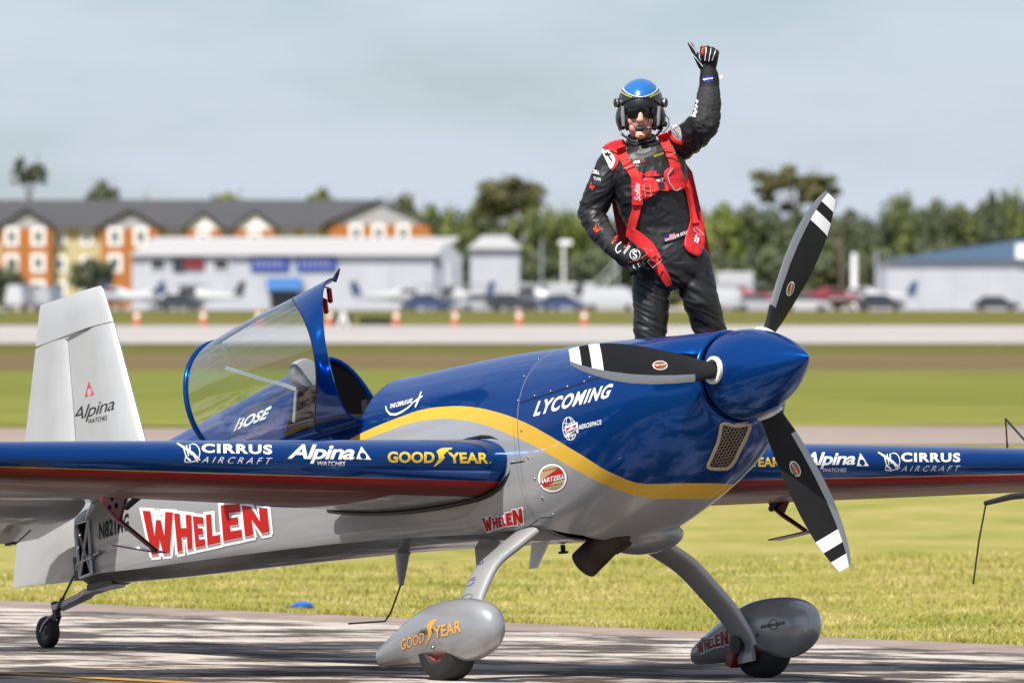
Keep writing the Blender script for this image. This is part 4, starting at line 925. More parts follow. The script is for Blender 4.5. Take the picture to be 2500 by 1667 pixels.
c = MB(); c.tube([(-.90, .08, -.53), (-1.02, .05, -.60), (-1.12, .0, -.645)], [.022, .024, .026], 16); mpart(c, 'exhaust_branch', M_EXH)
c = MB()
V = [np.array(p) for p in ((-1.42, -.16, -.555), (-1.56, -.16, -.545), (-1.60, -.16, -.665), (-1.545, -.16, -.668))]
c.add([v + np.array([0, d, 0]) for d in (-.006, .006) for v in V], [(0, 1, 2, 3), (7, 6, 5, 4)] + [(i, (i + 1) % 4, 4 + (i + 1) % 4, 4 + i) for i in range(4)]); mpart(c, 'belly_antenna', M_WHITE)
c = MB(); c.lathe([(0, .05), (.02, .036), (.10, .024), (.165, .012), (.17, .0)], (-2.86, -.02, -.385), (-.22, 0, -1), 16); mpart(c, 'whip_antenna_base', M_GREYWHITE)
c = MB(); c.tube([(-2.90, -.02, -.545), (-3.0, -.02, -.66), (-3.06, -.02, -.70), (-3.38, -.02, -.665)], .0045, 6); mpart(c, 'whip_antenna', M_BLACK)
c = MB(); c.lathe([(0, .012), (.03, .012), (.032, .025), (.04, .025), (.041, 0)], (-1.75, .15, -.525), (0, 0, -1), 10); mpart(c, 'drain_fitting', M_BLACK)
c = MB(); c.box((-2.25, .05, -.495), (.10, .06, .12)); mpart(c, 'belly_vent', M_GREYWHITE)
# -- panel joints and screws
def ring_seam(x, lo=-9, hi=9, r=.003, dz=0):
    R = [p for p in section(x, *[ff(x, k) + (.001 if k in (1, 3) else -.001 if k == 4 else 0) for k in range(1, 7)], n=96) if lo < p[2] < hi and p[1] < .2]
    return R
c = MB(); pts = sorted(ring_seam(-1.2, -.5), key=lambda p: math.atan2(p[2] + .1, -p[1])); c.tube(pts, .0022, 5); mpart(c, 'cowl_joint', P('joint_sealant', (.22, .23, .26), .5))
def surf_path(px, key='body', step=6, off=.001):
    out = []
    for (u0, v0), (u1, v1) in zip(px[:-1], px[1:]):
        n = max(2, int(math.hypot(u1 - u0, v1 - v0) / step))
        for t in np.linspace(0, 1, n, endpoint=False):
            h = cast(key, u0 + (u1 - u0) * t, v0 + (v1 - v0) * t)
            if h is not None:
                nr = h[1] if h[1] @ h[2] < 0 else -h[1]
                out.append(h[0] + nr * off)
    return out
c = MB()
for px in ([(1266, 984), (1400, 942), (1560, 890), (1640, 872)], [(1246, 1131), (1287, 1124)], [(1258, 1310), (1320, 1263), (1355, 1262)]):
    q = surf_path(px); 
    if len(q) > 2: c.tube(q, .0022, 5)
mpart(c, 'panel_joint', M_BLACK)
c = MB()
for px in [(1265, 978), (1306, 966), (1345, 955), (1386, 944), (1427, 932), (1280, 919), (1315, 877), (1274, 1050), (1290, 1117), (1270, 1122), (1251, 1127), (1306, 1168), (1324, 1214), (1351, 1255), (1318, 1269), (1276, 1297), (1393, 1287), (1440, 921)]:
    q = surf_path([px, (px[0] + 1, px[1])], step=20)
    if q: c.ball(q[0], .0062, 5)
mpart(c, 'screws', M_STEEL, kind='stuff')

# -- canopy, swung open to starboard
CAN = [(0, -2.62, -2.40, .355, .28), (.3, -2.97, -2.44, .318, .33), (.62, -3.36, -3.04, .275, .36), (1.0, -3.70, -3.64, .225, .30)]
cnf = smooth_table(None, CAN); PH = math.radians(96)
def canopy_pt(s, th):
    xb, xc, w, h = [cnf(s, k) for k in (1, 2, 3, 4)]
    W = (w + .35) / 2; z = h * math.sin(th) ** .9; x = xb + (xc - xb) * math.sin(th) ** 1.3
    yy, zz = .01 + W - W * math.cos(th), z
    return np.array([x, -.36 + yy * math.cos(PH) - zz * math.sin(PH), .212 + yy * math.sin(PH) + zz * math.cos(PH)])
TH = np.linspace(0, math.pi, 41)
def shell(s0, s1, n, d):
    c = MB(); R = []
    for s in np.linspace(s0, s1, n): R.append([canopy_pt(s, t) for t in TH])
    V, F = loft(R, False); return V, F
def thicken(V, F, d):
    bm = bmesh.new(); vs = [bm.verts.new(v) for v in V]
    for f in F: bm.faces.new([vs[i] for i in f])
    bmesh.ops.recalc_face_normals(bm, faces=bm.faces); bmesh.ops.solidify(bm, geom=bm.faces[:], thickness=d)
    bm.verts.index_update(); Vo = [np.array(v.co) for v in bm.verts]; Fo = [[v.index for v in f.verts] for f in bm.faces]; bm.free(); return Vo, Fo
V, F = thicken(*shell(0, .3, 8, 0), .012); canopy = part('canopy_frame', V, F, M_BLUE); target('canopy', V, F)
V, F = shell(.3, 1.0, 16, 0)
def glass():
    m, n, l, b = new_mat('canopy_acrylic'); n.remove(b); out = n['Material Output']
    g = n.new('ShaderNodeBsdfGlossy'); g.inputs['Roughness'].default_value = .015
    t = n.new('ShaderNodeBsdfTransparent'); t.inputs['Color'].default_value = (.84, .91, .94, 1)
    f = n.new('ShaderNodeFresnel'); f.inputs['IOR'].default_value = 1.55
    mr = n.new('ShaderNodeMath'); mr.operation = 'MULTIPLY_ADD'; mr.inputs[1].default_value = 1.4; mr.inputs[2].default_value = .01; mr.use_clamp = True
    l.new(f.outputs[0], mr.inputs[0])
    x = n.new('ShaderNodeMixShader'); l.new(mr.outputs[0], x.inputs[0]); l.new(t.outputs[0], x.inputs[1]); l.new(g.outputs[0], x.inputs[2]); l.new(x.outputs[0], out.inputs['Surface']); return m
part('canopy_glass', V, F, glass(), True, parent=canopy)
c = MB(); c.tube([canopy_pt(1.0, t) for t in TH], .014, 10); mpart(c, 'canopy_rear_hoop', M_BLUE, parent=canopy)
for th, r in ((0.0, .013), (math.pi, .007)):
    c = MB(); c.tube([canopy_pt(s, th) for s in np.linspace(0.02, 1, 16)], r, 8); mpart(c, 'canopy_rail', M_BLUE, parent=canopy)
c = MB()
for t in (.02, ):
    for s_ in np.linspace(0, 1, 1): pass
c.tube([canopy_pt(.3, t) for t in TH], .004, 6); mpart(c, 'glass_seal', M_BLACK, parent=canopy)
tip = canopy_pt(0, math.pi)
for dx, dz in ((-.10, -.035), (-.145, -.08)):
    c = MB(); p0 = tip + np.array([dx, .02, dz]); c.lathe([(0, .006), (.004, .013), (.06, .013), (.062, .0135), (.068, .013), (.075, .004)], p0, (.05, 0, -1), 12, 0); c.tube([p0, p0 + np.array([-.03, -.01, .012])], .004, 6); mpart(c, 'latch_handle', M_INK_R, parent=canopy)
c = MB(); c.tube([tip + np.array([-.02, .0, -.014]), tip + np.array([.0, .005, .012]), tip + np.array([.022, .01, .040])], [.013, .010, .003], 8); mpart(c, 'canopy_hook', M_MATT, parent=canopy)
st = [binv(550, 897, 1, -.52), binv(640, 925, 1, -.40), binv(690, 938, 1, -.32), binv(722, 950, 1, -.27)]
c = MB(); bar(c, st, .006, .019); bar(c, [st[-1], binv(719, 1000, 1, -.27), binv(717, 1030, 1, -.27)], .006, .018); mpart(c, 'canopy_strap', P('white_webbing', (.42, .42, .40), .7))
# ================================================================== the pilot standing on the far wing
YP = 1.25; KP = (YP + CAM_D) / FOC
def pp(u, v, dy=0.0): return at(u, v, YP + dy)
foot_w = [b2w(binv(1597, 1092, 2, -.065)), b2w(binv(1768, 1098, 2, -.072))]
root = b2w((-1.6, .75, -.062))
person = thing('person', 'pilot in black suit, red harness and blue helmet standing on the wing, thumb up', 'person', tuple(root))
PLOC = tuple(-root)
def ppart(c, name, mats, parent=None, smooth='auto', **k): return mk(name, c.V, c.F, mats, parent or person, smooth, c.M, loc=None if parent else PLOC, **k)
def capsule(c, pts, r, n=14):
    c.tube(pts, r, n); rr_ = [r] * len(pts) if np.isscalar(r) else r
    c.ball(pts[0], rr_[0] * .995, 7); c.ball(pts[-1], rr_[-1] * .995, 7)
body = MB()
tors = [(349, 1566, 30, .070), (358, 1568, 46, .085), (368, 1570, 74, .10), (385, 1573, 90, .112), (420, 1581, 93, .125), (470, 1591, 91, .13), (520, 1603, 83, .122), (555, 1612, 77, .115), (580, 1618, 79, .118), (605, 1626, 86, .125), (640, 1638, 97, .13), (668, 1643, 96, .122), (690, 1643, 78, .105), (705, 1642, 52, .07)]
rings = []
for v, u, hw, hd in tors:
    rings.append([pp(u, v) + np.array([hw * KP * math.copysign(abs(math.cos(a)) ** .85, math.cos(a)), hd * math.sin(a), 0.055 * (1 if v < 400 else .45) * math.cos(a) * hw / 90]) for a in np.linspace(0, 2 * math.pi, 36, endpoint=False)])
V, F = loft(rings, True, True, True); body.add(V, F)
# legs down to the boots
for s, (hip, m1, knee, shin, ank, ft) in ((0, ((1590, 655), (1590, 735), (1587, 835), (1590, 930), (1596, 1050), foot_w[0])), (1, ((1692, 655), (1711, 735), (1739, 825), (1756, 930), (1766, 1055), foot_w[1]))):
    dyf = ft[1] - YP
    a = [pp(*hip, 0.0), pp(*m1, -.01), pp(*knee, -.035 + dyf * .3), pp(*shin, dyf * .6), ft + np.array([0, .02, .085])]
    capsule(body, a, [.094, .087, .073, .068, .052], 18)
    capsule(body, [ft + np.array([0, .06, .05]), ft + np.array([-.01, -.07, .045]), ft + np.array([-.02 if s == 0 else .02, -.17, .036])], [.048, .046, .036], 12)
# right arm (left in the picture), hand at the hip strap
capsule(body, [pp(1497, 402), pp(1470, 455, -.01), pp(1445, 520, .015)], [.078, .071, .066], 16)
capsule(body, [pp(1445, 520, .015), pp(1466, 566, -.05), pp(1496, 602, -.125)], [.066, .060, .044], 16)
capsule(body, [pp(1494, 600, -.12), pp(1512, 618, -.15)], [.048, .042], 14)
# palm and five fingers closing on the strap
capsule(body, [pp(1512, 618, -.15), pp(1535, 632, -.165)], [.040, .038], 12); capsule(body, [pp(1524, 612, -.15), pp(1552, 626, -.165)], [.032, .030], 12)
capsule(body, [pp(1520, 634, -.15), pp(1538, 645, -.16)], [.032, .028], 12)
for (u0, v0), (u1, v1), (u2, v2) in (((1556, 622), (1574, 634), (1580, 650)), ((1552, 636), (1566, 650), (1566, 661)), ((1544, 646), (1553, 660), (1551, 668)), ((1534, 650), (1541, 663), (1539, 670))):
    capsule(body, [pp(u0, v0, -.175), pp(u1, v1, -.178), pp(u2, v2, -.15)], [.0125, .0118, .0105], 8)
capsule(body, [pp(1540, 615, -.15), pp(1566, 620, -.175), pp(1590, 632, -.165)], [.016, .014, .0115], 8)
# left arm raised
capsule(body, [pp(1659, 352), pp(1692, 328, -.10), pp(1722, 300, -.20)], [.080, .077, .070], 16)
capsule(body, [pp(1722, 300, -.20), pp(1729, 250, -.18), pp(1732, 205, -.15)], [.070, .062, .048], 16)
capsule(body, [pp(1732, 205, -.15), pp(1731, 184, -.145)], [.050, .046], 14); capsule(body, [pp(1731, 184, -.145), pp(1727, 165, -.14)], [.042, .036], 12)
capsule(body, [pp(1727, 163, -.14), pp(1724, 140, -.13)], [.037, .034], 12); capsule(body, [pp(1736, 158, -.14), pp(1741, 135, -.135)], [.030, .028], 12)
for u0, v0, u1, v1 in ((1714.5, 117, 1713, 143), (1727.5, 116.5, 1724, 149), (1740, 120, 1734, 149), (1750, 127, 1743, 147)):
    capsule(body, [pp(u0, v0 + 3, -.135), pp(u0, v0, -.165), pp((u0 + u1) / 2, (v0 + v1) / 2, -.185), pp(u1, v1, -.180), pp(u1 + 1, v1 - 2, -.155)], [.0125, .0125, .0122, .0118, .011], 8)
capsule(body, [pp(1714, 160, -.15), pp(1702, 140, -.165), pp(1692, 121, -.172), pp(1684, 107, -.175)], [.022, .0165, .0135, .0112], 10)
# neck and head
capsule(body, [pp(1567, 352, .02), pp(1564, 318, .0)], [.056, .052], 14)
V, F = [], []
HC = pp(1563, 284, -.015)
hd = []
for i in range(33):
    t = i / 32; z = -.115 + .235 * t                  # chin up to crown
    ph = math.acos(max(-1, min(1, 1 - 2 * t)))
    w = .077 * math.sin(ph) ** .62; dp = .100 * math.sin(ph) ** .55
    jaw = 1 - .32 * max(0, (.42 - t) / .42) ** 1.3
    hd.append([HC + np.array([w * jaw * math.cos(a), (-dp * (1 - .10 * max(0, (.3 - t) / .3)) if math.sin(a) > 0 else dp) * abs(math.sin(a)), z]) for a in np.linspace(0, 2 * math.pi, 28, endpoint=False)])
V, F = loft(hd, True, True, True); body.add(V, F)
hp_ = lambda x, y, z: HC + np.array([x, y, z])
capsule(body, [hp_(0, -.098, .03), hp_(0, -.113, -.005), hp_(0, -.119, -.020)], [.011, .0135, .0155], 10)
for s in (-1, 1):
    body.ball(hp_(s * .013, -.108, -.023), .010, 6); body.ball(hp_(s * .040, -.064, -.022), (.026, .024, .024), 8); body.ball(hp_(s * .036, -.062, -.055), (.02, .02, .026), 7)
body.ball(hp_(0, -.078, -.096), (.026, .020, .018), 8)

me0 = bpy.data.meshes.new('body_raw'); me0.from_pydata([tuple(map(float, v)) for v in body.V], [], body.F); me0.update()
bm_ = bmesh.new(); bm_.from_mesh(me0); bmesh.ops.recalc_face_normals(bm_, faces=bm_.faces); bm_.to_mesh(me0); bm_.free()
ob0 = bpy.data.objects.new('body_raw', me0); COL.objects.link(ob0)
md = ob0.modifiers.new('r', 'REMESH'); md.mode = 'VOXEL'; md.voxel_size = .0056
md = ob0.modifiers.new('s', 'SMOOTH'); md.factor = .5; md.iterations = 3
me = bpy.data.meshes.new_from_object(ob0.evaluated_get(bpy.context.evaluated_depsgraph_get()))
bpy.data.objects.remove(ob0); bpy.data.meshes.remove(me0)
n = len(me.vertices); co = np.zeros(n * 3); me.vertices.foreach_get('co', co); co = co.reshape(-1, 3); no = np.zeros(n * 3); me.vertices.foreach_get('normal', no); no = no.reshape(-1, 3)
d_ = co[:, 1] + CAM_D; U_ = 1250 + FOC * co[:, 0] / d_; V_ = HORIZON + FOC * (CAM_H - co[:, 2]) / d_
head = (np.linalg.norm((co - HC) / np.array([.10, .155, .17]), axis=1) < 1) & (V_ < 343)
hand_l = (V_ < 211) & (U_ > 1660); hand_r = (np.abs(U_ - 1540) < 60) & (co[:, 1] < YP - .085) & ((U_ - 1497) * .75 + (V_ - 594) > -6) & (V_ > 575) & (V_ < 685)
boot = co[:, 2] < root[2] + .17
suit = ~(head | hand_l | hand_r | boot)
# cloth folds: creases run across the limbs and gather at the joints
disp = np.zeros(n); wl = np.zeros(n)
gather = lambda pu, pv, r: np.exp(-((U_ - pu) ** 2 + (V_ - pv) ** 2) / (2 * r * r))
amp = .25 + 1.0 * gather(1450, 520, 45) + .9 * gather(1655, 690, 40) + .9 * gather(1590, 825, 45) + .9 * gather(1735, 815, 45) + .7 * gather(1715, 320, 40) + .5 * gather(1560, 520, 60) + .5 * gather(1510, 430, 45) + .6 * gather(1690, 370, 40) + .7 * gather(1590, 690, 50)
leg = V_ > 640
for i in np.nonzero(suit)[0]:
    x, y, z = co[i]
    if leg[i]: q = Vector((x * 6 + z * 3, y * 5, z * 20 + x * 9))
    elif U_[i] < 1500: q = Vector((x * 7 + z * 5, y * 6, z * 17 - x * 13))
    elif U_[i] > 1690 and V_[i] < 380: q = Vector((x * 22, y * 10, z * 24))
    else: q = Vector((x * 8 + z * 5, y * 5, z * 12 - x * 6))
    a = noise.noise(q); b = 1 - abs(noise.noise(q * 1.9 + Vector((4, 1, 7)))) * 2
    disp[i] = (.0065 * a + .006 * b * (b > 0)) * min(1.35, amp[i] + .05)
co = co + no * disp[:, None]
me.vertices.foreach_set('co', co.reshape(-1)); me.update()
M_SUIT = P('black_suit_fabric', (.015, .0148, .016), .45, spec=.40, bump=.08, bscale=220, vary=.2, vscale=9)
M_CHAR = P('charcoal_stretch_panel', (.034, .034, .036), .65, spec=.25, bump=.3, bscale=150)
M_GLOVE = P('black_glove', (.010, .010, .010), .65, spec=.3, bump=.3, bscale=180)
M_SKIN = P('skin', (.60, .30, .205), .48, spec=.4, vary=.06, vscale=40); M_SKIN.node_tree.nodes['Principled BSDF'].inputs['Subsurface Weight'].default_value = .12
M_SKIN.node_tree.nodes['Principled BSDF'].inputs['Subsurface Radius'].default_value = (.01, .004, .002)
M_BOOT = P('black_boot', (.012, .012, .012), .4)
for m in (M_SUIT, M_GLOVE, M_SKIN, M_BOOT, M_CHAR): me.materials.append(m)
vm = np.where(head, 2, np.where(hand_l | hand_r, 1, np.where(boot, 3, 0)))
char = suit & (((U_ > 1700) & (V_ < 352) & (U_ > 1688 + (V_ - 215) * .02)) | ((V_ > 440) & (U_ > 1672) & (V_ < 560)) | ((V_ > 530) & (V_ < 605) & (U_ > 1474) & (U_ < 1500) & (co[:, 1] < YP)))
vm = np.where(char, 4, vm)
fm = np.zeros(len(me.polygons), dtype=np.int32)
for p in me.polygons: fm[p.index] = vm[p.vertices[0]]
me.polygons.foreach_set('material_index', fm); me.polygons.foreach_set('use_smooth', np.ones(len(me.polygons), dtype=bool)); me.update()
bo = bpy.data.objects.new('body', me); COL.objects.link(bo); bo.parent = person; bo.location = PLOC
PB = BVHTree.FromPolygons([v.co.copy() for v in me.vertices], [tuple(p.vertices) for p in me.polygons])
def pcast(u, v):
    h = PB.ray_cast(Vector(CAM), Vector(cray(u, v)).normalized())
    if h[0] is None: return None
    nr = np.array(h[1]); nr = nr if nr @ cray(u, v) < 0 else -nr
    return np.array(h[0]), nr
def ribbon(name, path, width, mat, off=.006, th=.005, step=5, parent=None, edge=None, across=4):
    pts = []
    for (a, b) in zip(path[:-1], path[1:]):
        k = max(1, int(math.hypot(b[0] - a[0], b[1] - a[1]) / step))
        pts += [(a[0] + (b[0] - a[0]) * t / k, a[1] + (b[1] - a[1]) * t / k) for t in range(k)]
    pts.append(path[-1]); W = np.interp(np.linspace(0, 1, len(pts)), np.linspace(0, 1, len(width)), width) if not np.isscalar(width) else [width] * len(pts)
    sm = np.array(pts, float)
    for _ in range(3): sm[1:-1] = (sm[:-2] + 2 * sm[1:-1] + sm[2:]) / 4
    rows = []; lastd = None
    for i, (u, v) in enumerate(sm):
        t = sm[min(i + 1, len(sm) - 1)] - sm[max(i - 1, 0)]; t /= np.linalg.norm(t); nx, ny = -t[1], t[0]
        row = []
        for q in np.linspace(-.5, .5, across + 1):
            h = pcast(u + nx * q * W[i], v + ny * q * W[i])
            if h: lastd = h[0][1]; row.append(h[0][1] - off)
            else: row.append(None)
        row = [r if r is not None else (lastd if lastd is not None else YP - .1) for r in row]
        rows.append([(u + nx * q * W[i], v + ny * q * W[i], r) for q, r in zip(np.linspace(-.5, .5, across + 1), row)])
    Y = np.array([[r[2] for r in row] for row in rows])
    for _ in range(4):
        Z = Y.copy(); Z[1:-1] = (Y[:-2] + 2 * Y[1:-1] + Y[2:]) / 4; Z = np.minimum(Z, Y + .002); Y = Z
    R = [[at(r[0], r[1], Y[i][j]) for j, r in enumerate(row)] for i, row in enumerate(rows)]
    V, F = loft(R, False); V, F = thicken(V, F, th)
    o = mk(name, V, F, mat, parent or person, 'auto', loc=None if parent else PLOC); o['_'] = 0; del o['_']
    return o
def patch(name, poly, mat, off=.006, th=.012, parent=None, grid=14):     # cloth pad cut to a pixel outline, lying on the body
    poly = np.array(poly, float); c0 = poly.mean(0); R = []
    prof = []
    m = len(poly); dense = []
    for i in range(m):
        for t in range(6): dense.append(poly[i] + (poly[(i + 1) % m] - poly[i]) * t / 6)
    for _ in range(4): dense = [(dense[i - 1] + 2 * dense[i] + dense[(i + 1) % len(dense)]) / 4 for i in range(len(dense))]
    ys = []
    for k, (s, e) in enumerate(((1.0, 0), (.985, .6), (.93, 1), (.75, 1), (.5, 1), (.25, 1), (.05, 1))):
        row = []
        for q in dense:
            p = c0 + (q - c0) * s; h = pcast(*p); row.append((p[0], p[1], h[0][1] if h else None, e))
        ys.append(row)
    good = [r[2] for row in ys for r in row if r[2] is not None]; md_ = max(good) if good else YP
    R = [[at(r[0], r[1], (r[2] if r[2] is not None else md_) - off - th * r[3]) for r in row] for row in ys]
    V, F = loft(R, True, False, True); return mk(name, V, F, mat, parent or person, True, loc=None if parent else PLOC)
M_HARN = P('red_webbing', (.82, .040, .034), .6, spec=.25, bump=.3, bscale=260, vary=.08, vscale=30); M_PAD = P('red_nylon_pad', (.74, .026, .034), .5, spec=.3, bump=.2, bscale=90, vary=.1, vscale=20); M_BUCK = P('buckle_metal', (.72, .70, .68), .3, .85)
# parachute pack behind the back
pk = MB(); poly = [(1489, 470), (1512, 380), (1560, 352), (1640, 352), (1690, 420), (1704, 480), (1722, 560), (1742, 662), (1700, 650), (1640, 640), (1545, 664), (1526, 640), (1510, 590)]
A = [pp(u, v, .10) for u, v in poly]; B = [pp(1600 + (u - 1600) * .97, 510 + (v - 510) * .97, .21) for u, v in poly]; V, F = loft([A, [(a + b) / 2 + (a - b) * 0 + np.array([0, .03, 0]) for a, b in zip(A, B)], B], True, True, True); pk.add(V, F)
ppart(pk, 'parachute_pack', M_PAD)
patch('shoulder_pad', [(1467, 362), (1485, 347), (1520, 338), (1530, 350), (1529, 366), (1508, 376), (1500, 372), (1484, 365)], M_PAD, .006, .010)
patch('shoulder_patch', [(1467, 366), (1482, 363), (1497, 378), (1503, 392), (1496, 412), (1489, 414), (1480, 392)], M_INK_W, .002, .004)
ribbon('patch_border', [(1497, 366), (1508, 384), (1506, 398), (1492, 415)], 9, M_HARN, .004, .004)
patch('shoulder_patch', [(1636, 312), (1650, 302), (1661, 312), (1667, 346), (1650, 344), (1638, 332)], M_GREYWHITE, .002, .004)
ribbon('patch_border', [(1634, 318), (1640, 336), (1652, 346), (1667, 349)], 8, M_HARN, .004, .004)
ribbon('shoulder_strap', [(1514, 358), (1522, 382), (1536, 406), (1552, 428), (1556, 440)], 23, M_HARN, .012)
sp_ = ribbon('harness_pad', [(1554, 432), (1558, 466), (1557, 500)], [25, 26, 25], M_PAD, .016, .010)
ribbon('side_strap', [(1557, 498), (1551, 525), (1543, 553), (1538, 580)], 21, M_HARN, .010)
ribbon('shoulder_strap', [(1616, 326), (1622, 344), (1634, 368), (1642, 390), (1650, 412)], [27, 23, 22, 22, 24], M_HARN, .012)
patch('ripcord_pad', [(1621, 418), (1640, 404), (1658, 402), (1668, 424), (1682, 458), (1662, 466), (1640, 468), (1630, 452), (1620, 434)], M_PAD, .014, .014)
ribbon('side_strap', [(1672, 440), (1682, 468), (1690, 508), (1696, 545)], [20, 16, 14, 20], M_HARN, .012)
patch('hip_pad', [(1688, 524), (1702, 532), (1721, 556), (1722, 596), (1712, 622), (1701, 628), (1680, 617), (1669, 600), (1672, 580), (1682, 552)], M_PAD, .012, .016)
patch('chest_pad', [(1564, 434), (1596, 434), (1608, 446), (1609, 464), (1598, 478), (1566, 494)], M_PAD, .010, .012)
ribbon('chest_strap', [(1568, 456), (1590, 462), (1606, 455)], 20, M_HARN, .024); ribbon('chest_strap', [(1610, 452), (1622, 456), (1632, 455)], 22, M_HARN, .014)
ribbon('chest_clasp', [(1603, 455), (1622, 453)], 16, M_BLACK, .016)
ribbon('hip_pad', [(1540, 566), (1562, 582), (1586, 605), (1604, 634)], [22, 27, 30, 26], M_PAD, .010, .012)
ribbon('leg_strap', [(1592, 634), (1606, 648), (1622, 672), (1634, 696)], [22, 23, 21, 15], M_HARN, .03)
def frame_buckle(quad, lift, r=.0028):
    pts = []
    for u, v in quad:
        h = pcast(u, v); pts.append((h[0] if h else pp(u, v, -.12)) + np.array([0, -lift, 0]))
    y = min(p[1] for p in pts); pts = [at(u, v, y) for u, v in quad]
    c = MB(); c.tube(pts + [pts[0], pts[1]], r, 6); ppart(c, 'buckle', M_BUCK)
frame_buckle([(1517, 393), (1541, 387), (1548, 404), (1522, 412)], .024); frame_buckle([(1618, 365), (1642, 356), (1649, 373), (1627, 382)], .024)
frame_buckle([(1571, 451), (1586, 451), (1591, 477), (1577, 480)], .036, .0025); frame_buckle([(1581, 639), (1604, 620), (1616, 635), (1593, 654)], .05)
frame_buckle([(1692, 559), (1700, 556), (1719, 573), (1706, 574)], .04, .0025)
def handle(px, lift, r):
    pts = []
    for u, v in px:
        h = pcast(u, v); pts.append((h[0] if h else pp(u, v, -.12)) + np.array([0, -lift, 0]))
    c = MB(); c.tube(pts, r, 8); ppart(c, 'ripcord_handle', M_BUCK)
handle([(1642, 411), (1630, 427), (1634, 446), (1646, 464), (1652, 466), (1663, 459)], .036, .0032)
c = MB(); c.tube([pp(1700, 574, -.18), pp(1697, 590, -.19), pp(1702, 594, -.185), pp(1706, 580, -.18)], .004, 6); ppart(c, 'ripcord_pull', M_INK_W)
ribbon('belt', [(1541, 574), (1567, 581), (1605, 584), (1640, 578), (1690, 556)], 19, M_CHAR, .003, .006)
ribbon('belt_patch', [(1618, 583), (1640, 578), (1680, 563)], 20, M_BLACK, .009, .004)
# high collar
c = MB(); R = []
for dv, rx, ry in ((358, .082, .088), (348, .076, .082), (334, .070, .076), (331, .066, .072), (346, .062, .066)):
    R.append([pp(1566, dv, .01) + np.array([rx * math.cos(a), ry * math.sin(a), .016 * math.sin(a)]) for a in np.linspace(0, 2 * math.pi, 28, endpoint=False)])
V, F = loft(R); c.add(V, F); ppart(c, 'collar', M_SUIT)
# ---- helmet
HO = pp(1564, 258, .005)
R3 = np.array([.112, .135, .131])
def helmet_shell():
    V, F, fm = [], [], []; nu, nv = 240, 150
    for i in range(nv + 1):
        th = math.pi * i / nv
        for j in range(nu):
            a = 2 * math.pi * j / nu
            V.append(np.array([math.sin(th) * math.cos(a), -math.sin(th) * math.sin(a), math.cos(th)]))
    keep = []
    for i in range(nv):
        for j in range(nu):
            f = (i * nu + j, i * nu + (j + 1) % nu, (i + 1) * nu + (j + 1) % nu, (i + 1) * nu + j)
            p = sum(V[q] for q in f) / 4
            if p[1] < .05:                          # face opening
                brow = .27 - .32 * (abs(p[0]) / 1.0) ** 2.0
                if p[2] < brow and abs(p[0]) < .86 : continue
            if p[2] < -.62 and p[1] < .35: continue
            if p[2] < -.9: continue
            m = 0
            ex = (p[0] + .02) / .76; ez = (p[2] - .66) / .37
            if p[1] < .25:
                k = abs(ex) ** 1.6 + abs(ez) ** 2
                if p[2] > .28 and k < 1: m = 1 if k < .91 else 2
                elif 1.24 < k < 1.38 and p[2] < .62 and abs(p[0]) > .38 and p[1] < 0: m = 3
            if p[1] >= .25 and p[2] > .2: m = 1
            keep.append(f); fm.append(m)
    V = [HO + v * R3 for v in V]; V2, F2 = [], []; mp = {}
    for f in keep:
        g = []
        for q in f:
            if q not in mp: mp[q] = len(V2); V2.append(V[q])
            g.append(mp[q])
        F2.append(g)
    return V2, F2, fm
V, F, fm = helmet_shell()
M_HB = P('blue_helmet_lacquer', (.008, .17, .52), .22, .15, 1.0); M_CARB = P('carbon_shell', (.02, .02, .021), .35, 0, .5, vary=.3, vscale=160); M_HY = P('helmet_yellow', (.75, .72, .02), .35, 0, .8)
o = mk('helmet', V, F, [M_HB, M_HB, M_INK_W, M_HY], person, True, fm, loc=PLOC); o.data.materials[0] = M_CARB; helmet = o
sm_ = o.modifiers.new('thickness', 'SOLIDIFY'); sm_.thickness = .012; sm_.offset = -1
hq = lambda x, y, z: HO + np.array([x, y, z])
# black brim over the visor, then the smoked visor
c = MB(); R = []
for z0, rr0 in ((.030, 1.01), (.012, 1.05), (-.004, 1.04)):
    R.append([hq(.098 * math.sin(a) * rr0, -.135 * math.cos(a) * rr0, z0 - .030 * math.sin(a) ** 2) for a in np.linspace(-1.25, 1.25, 25)])
V, F = loft(R, False); V, F = thicken(V, F, .005); c.add(V, F); ppart(c, 'visor_cover', M_BLACK, parent=helmet)
c = MB(); R = []
for t in np.linspace(0, 1, 9):
    row = []
    for a in np.linspace(-1.12, 1.12, 33):
        low = -.058 + .020 * math.exp(-(a / .16) ** 2) - .008 * math.exp(-((abs(a) - .45) / .25) ** 2) + .03 * max(0, abs(a) - .8)
        z = .018 - .02 * math.sin(a) ** 2; row.append(hq(.094 * math.sin(a), -.134 * math.cos(a) - .006 * math.sin(t * 3), z + (low - z) * t))
    R.append(row)
V, F = loft(R, False); V, F = thicken(V, F, .003); c.add(V, F)
M_VIS = P('smoked_visor', (.008, .006, .005), .08, 0, .5, spec=.15); ppart(c, 'visor', M_VIS, parent=helmet)
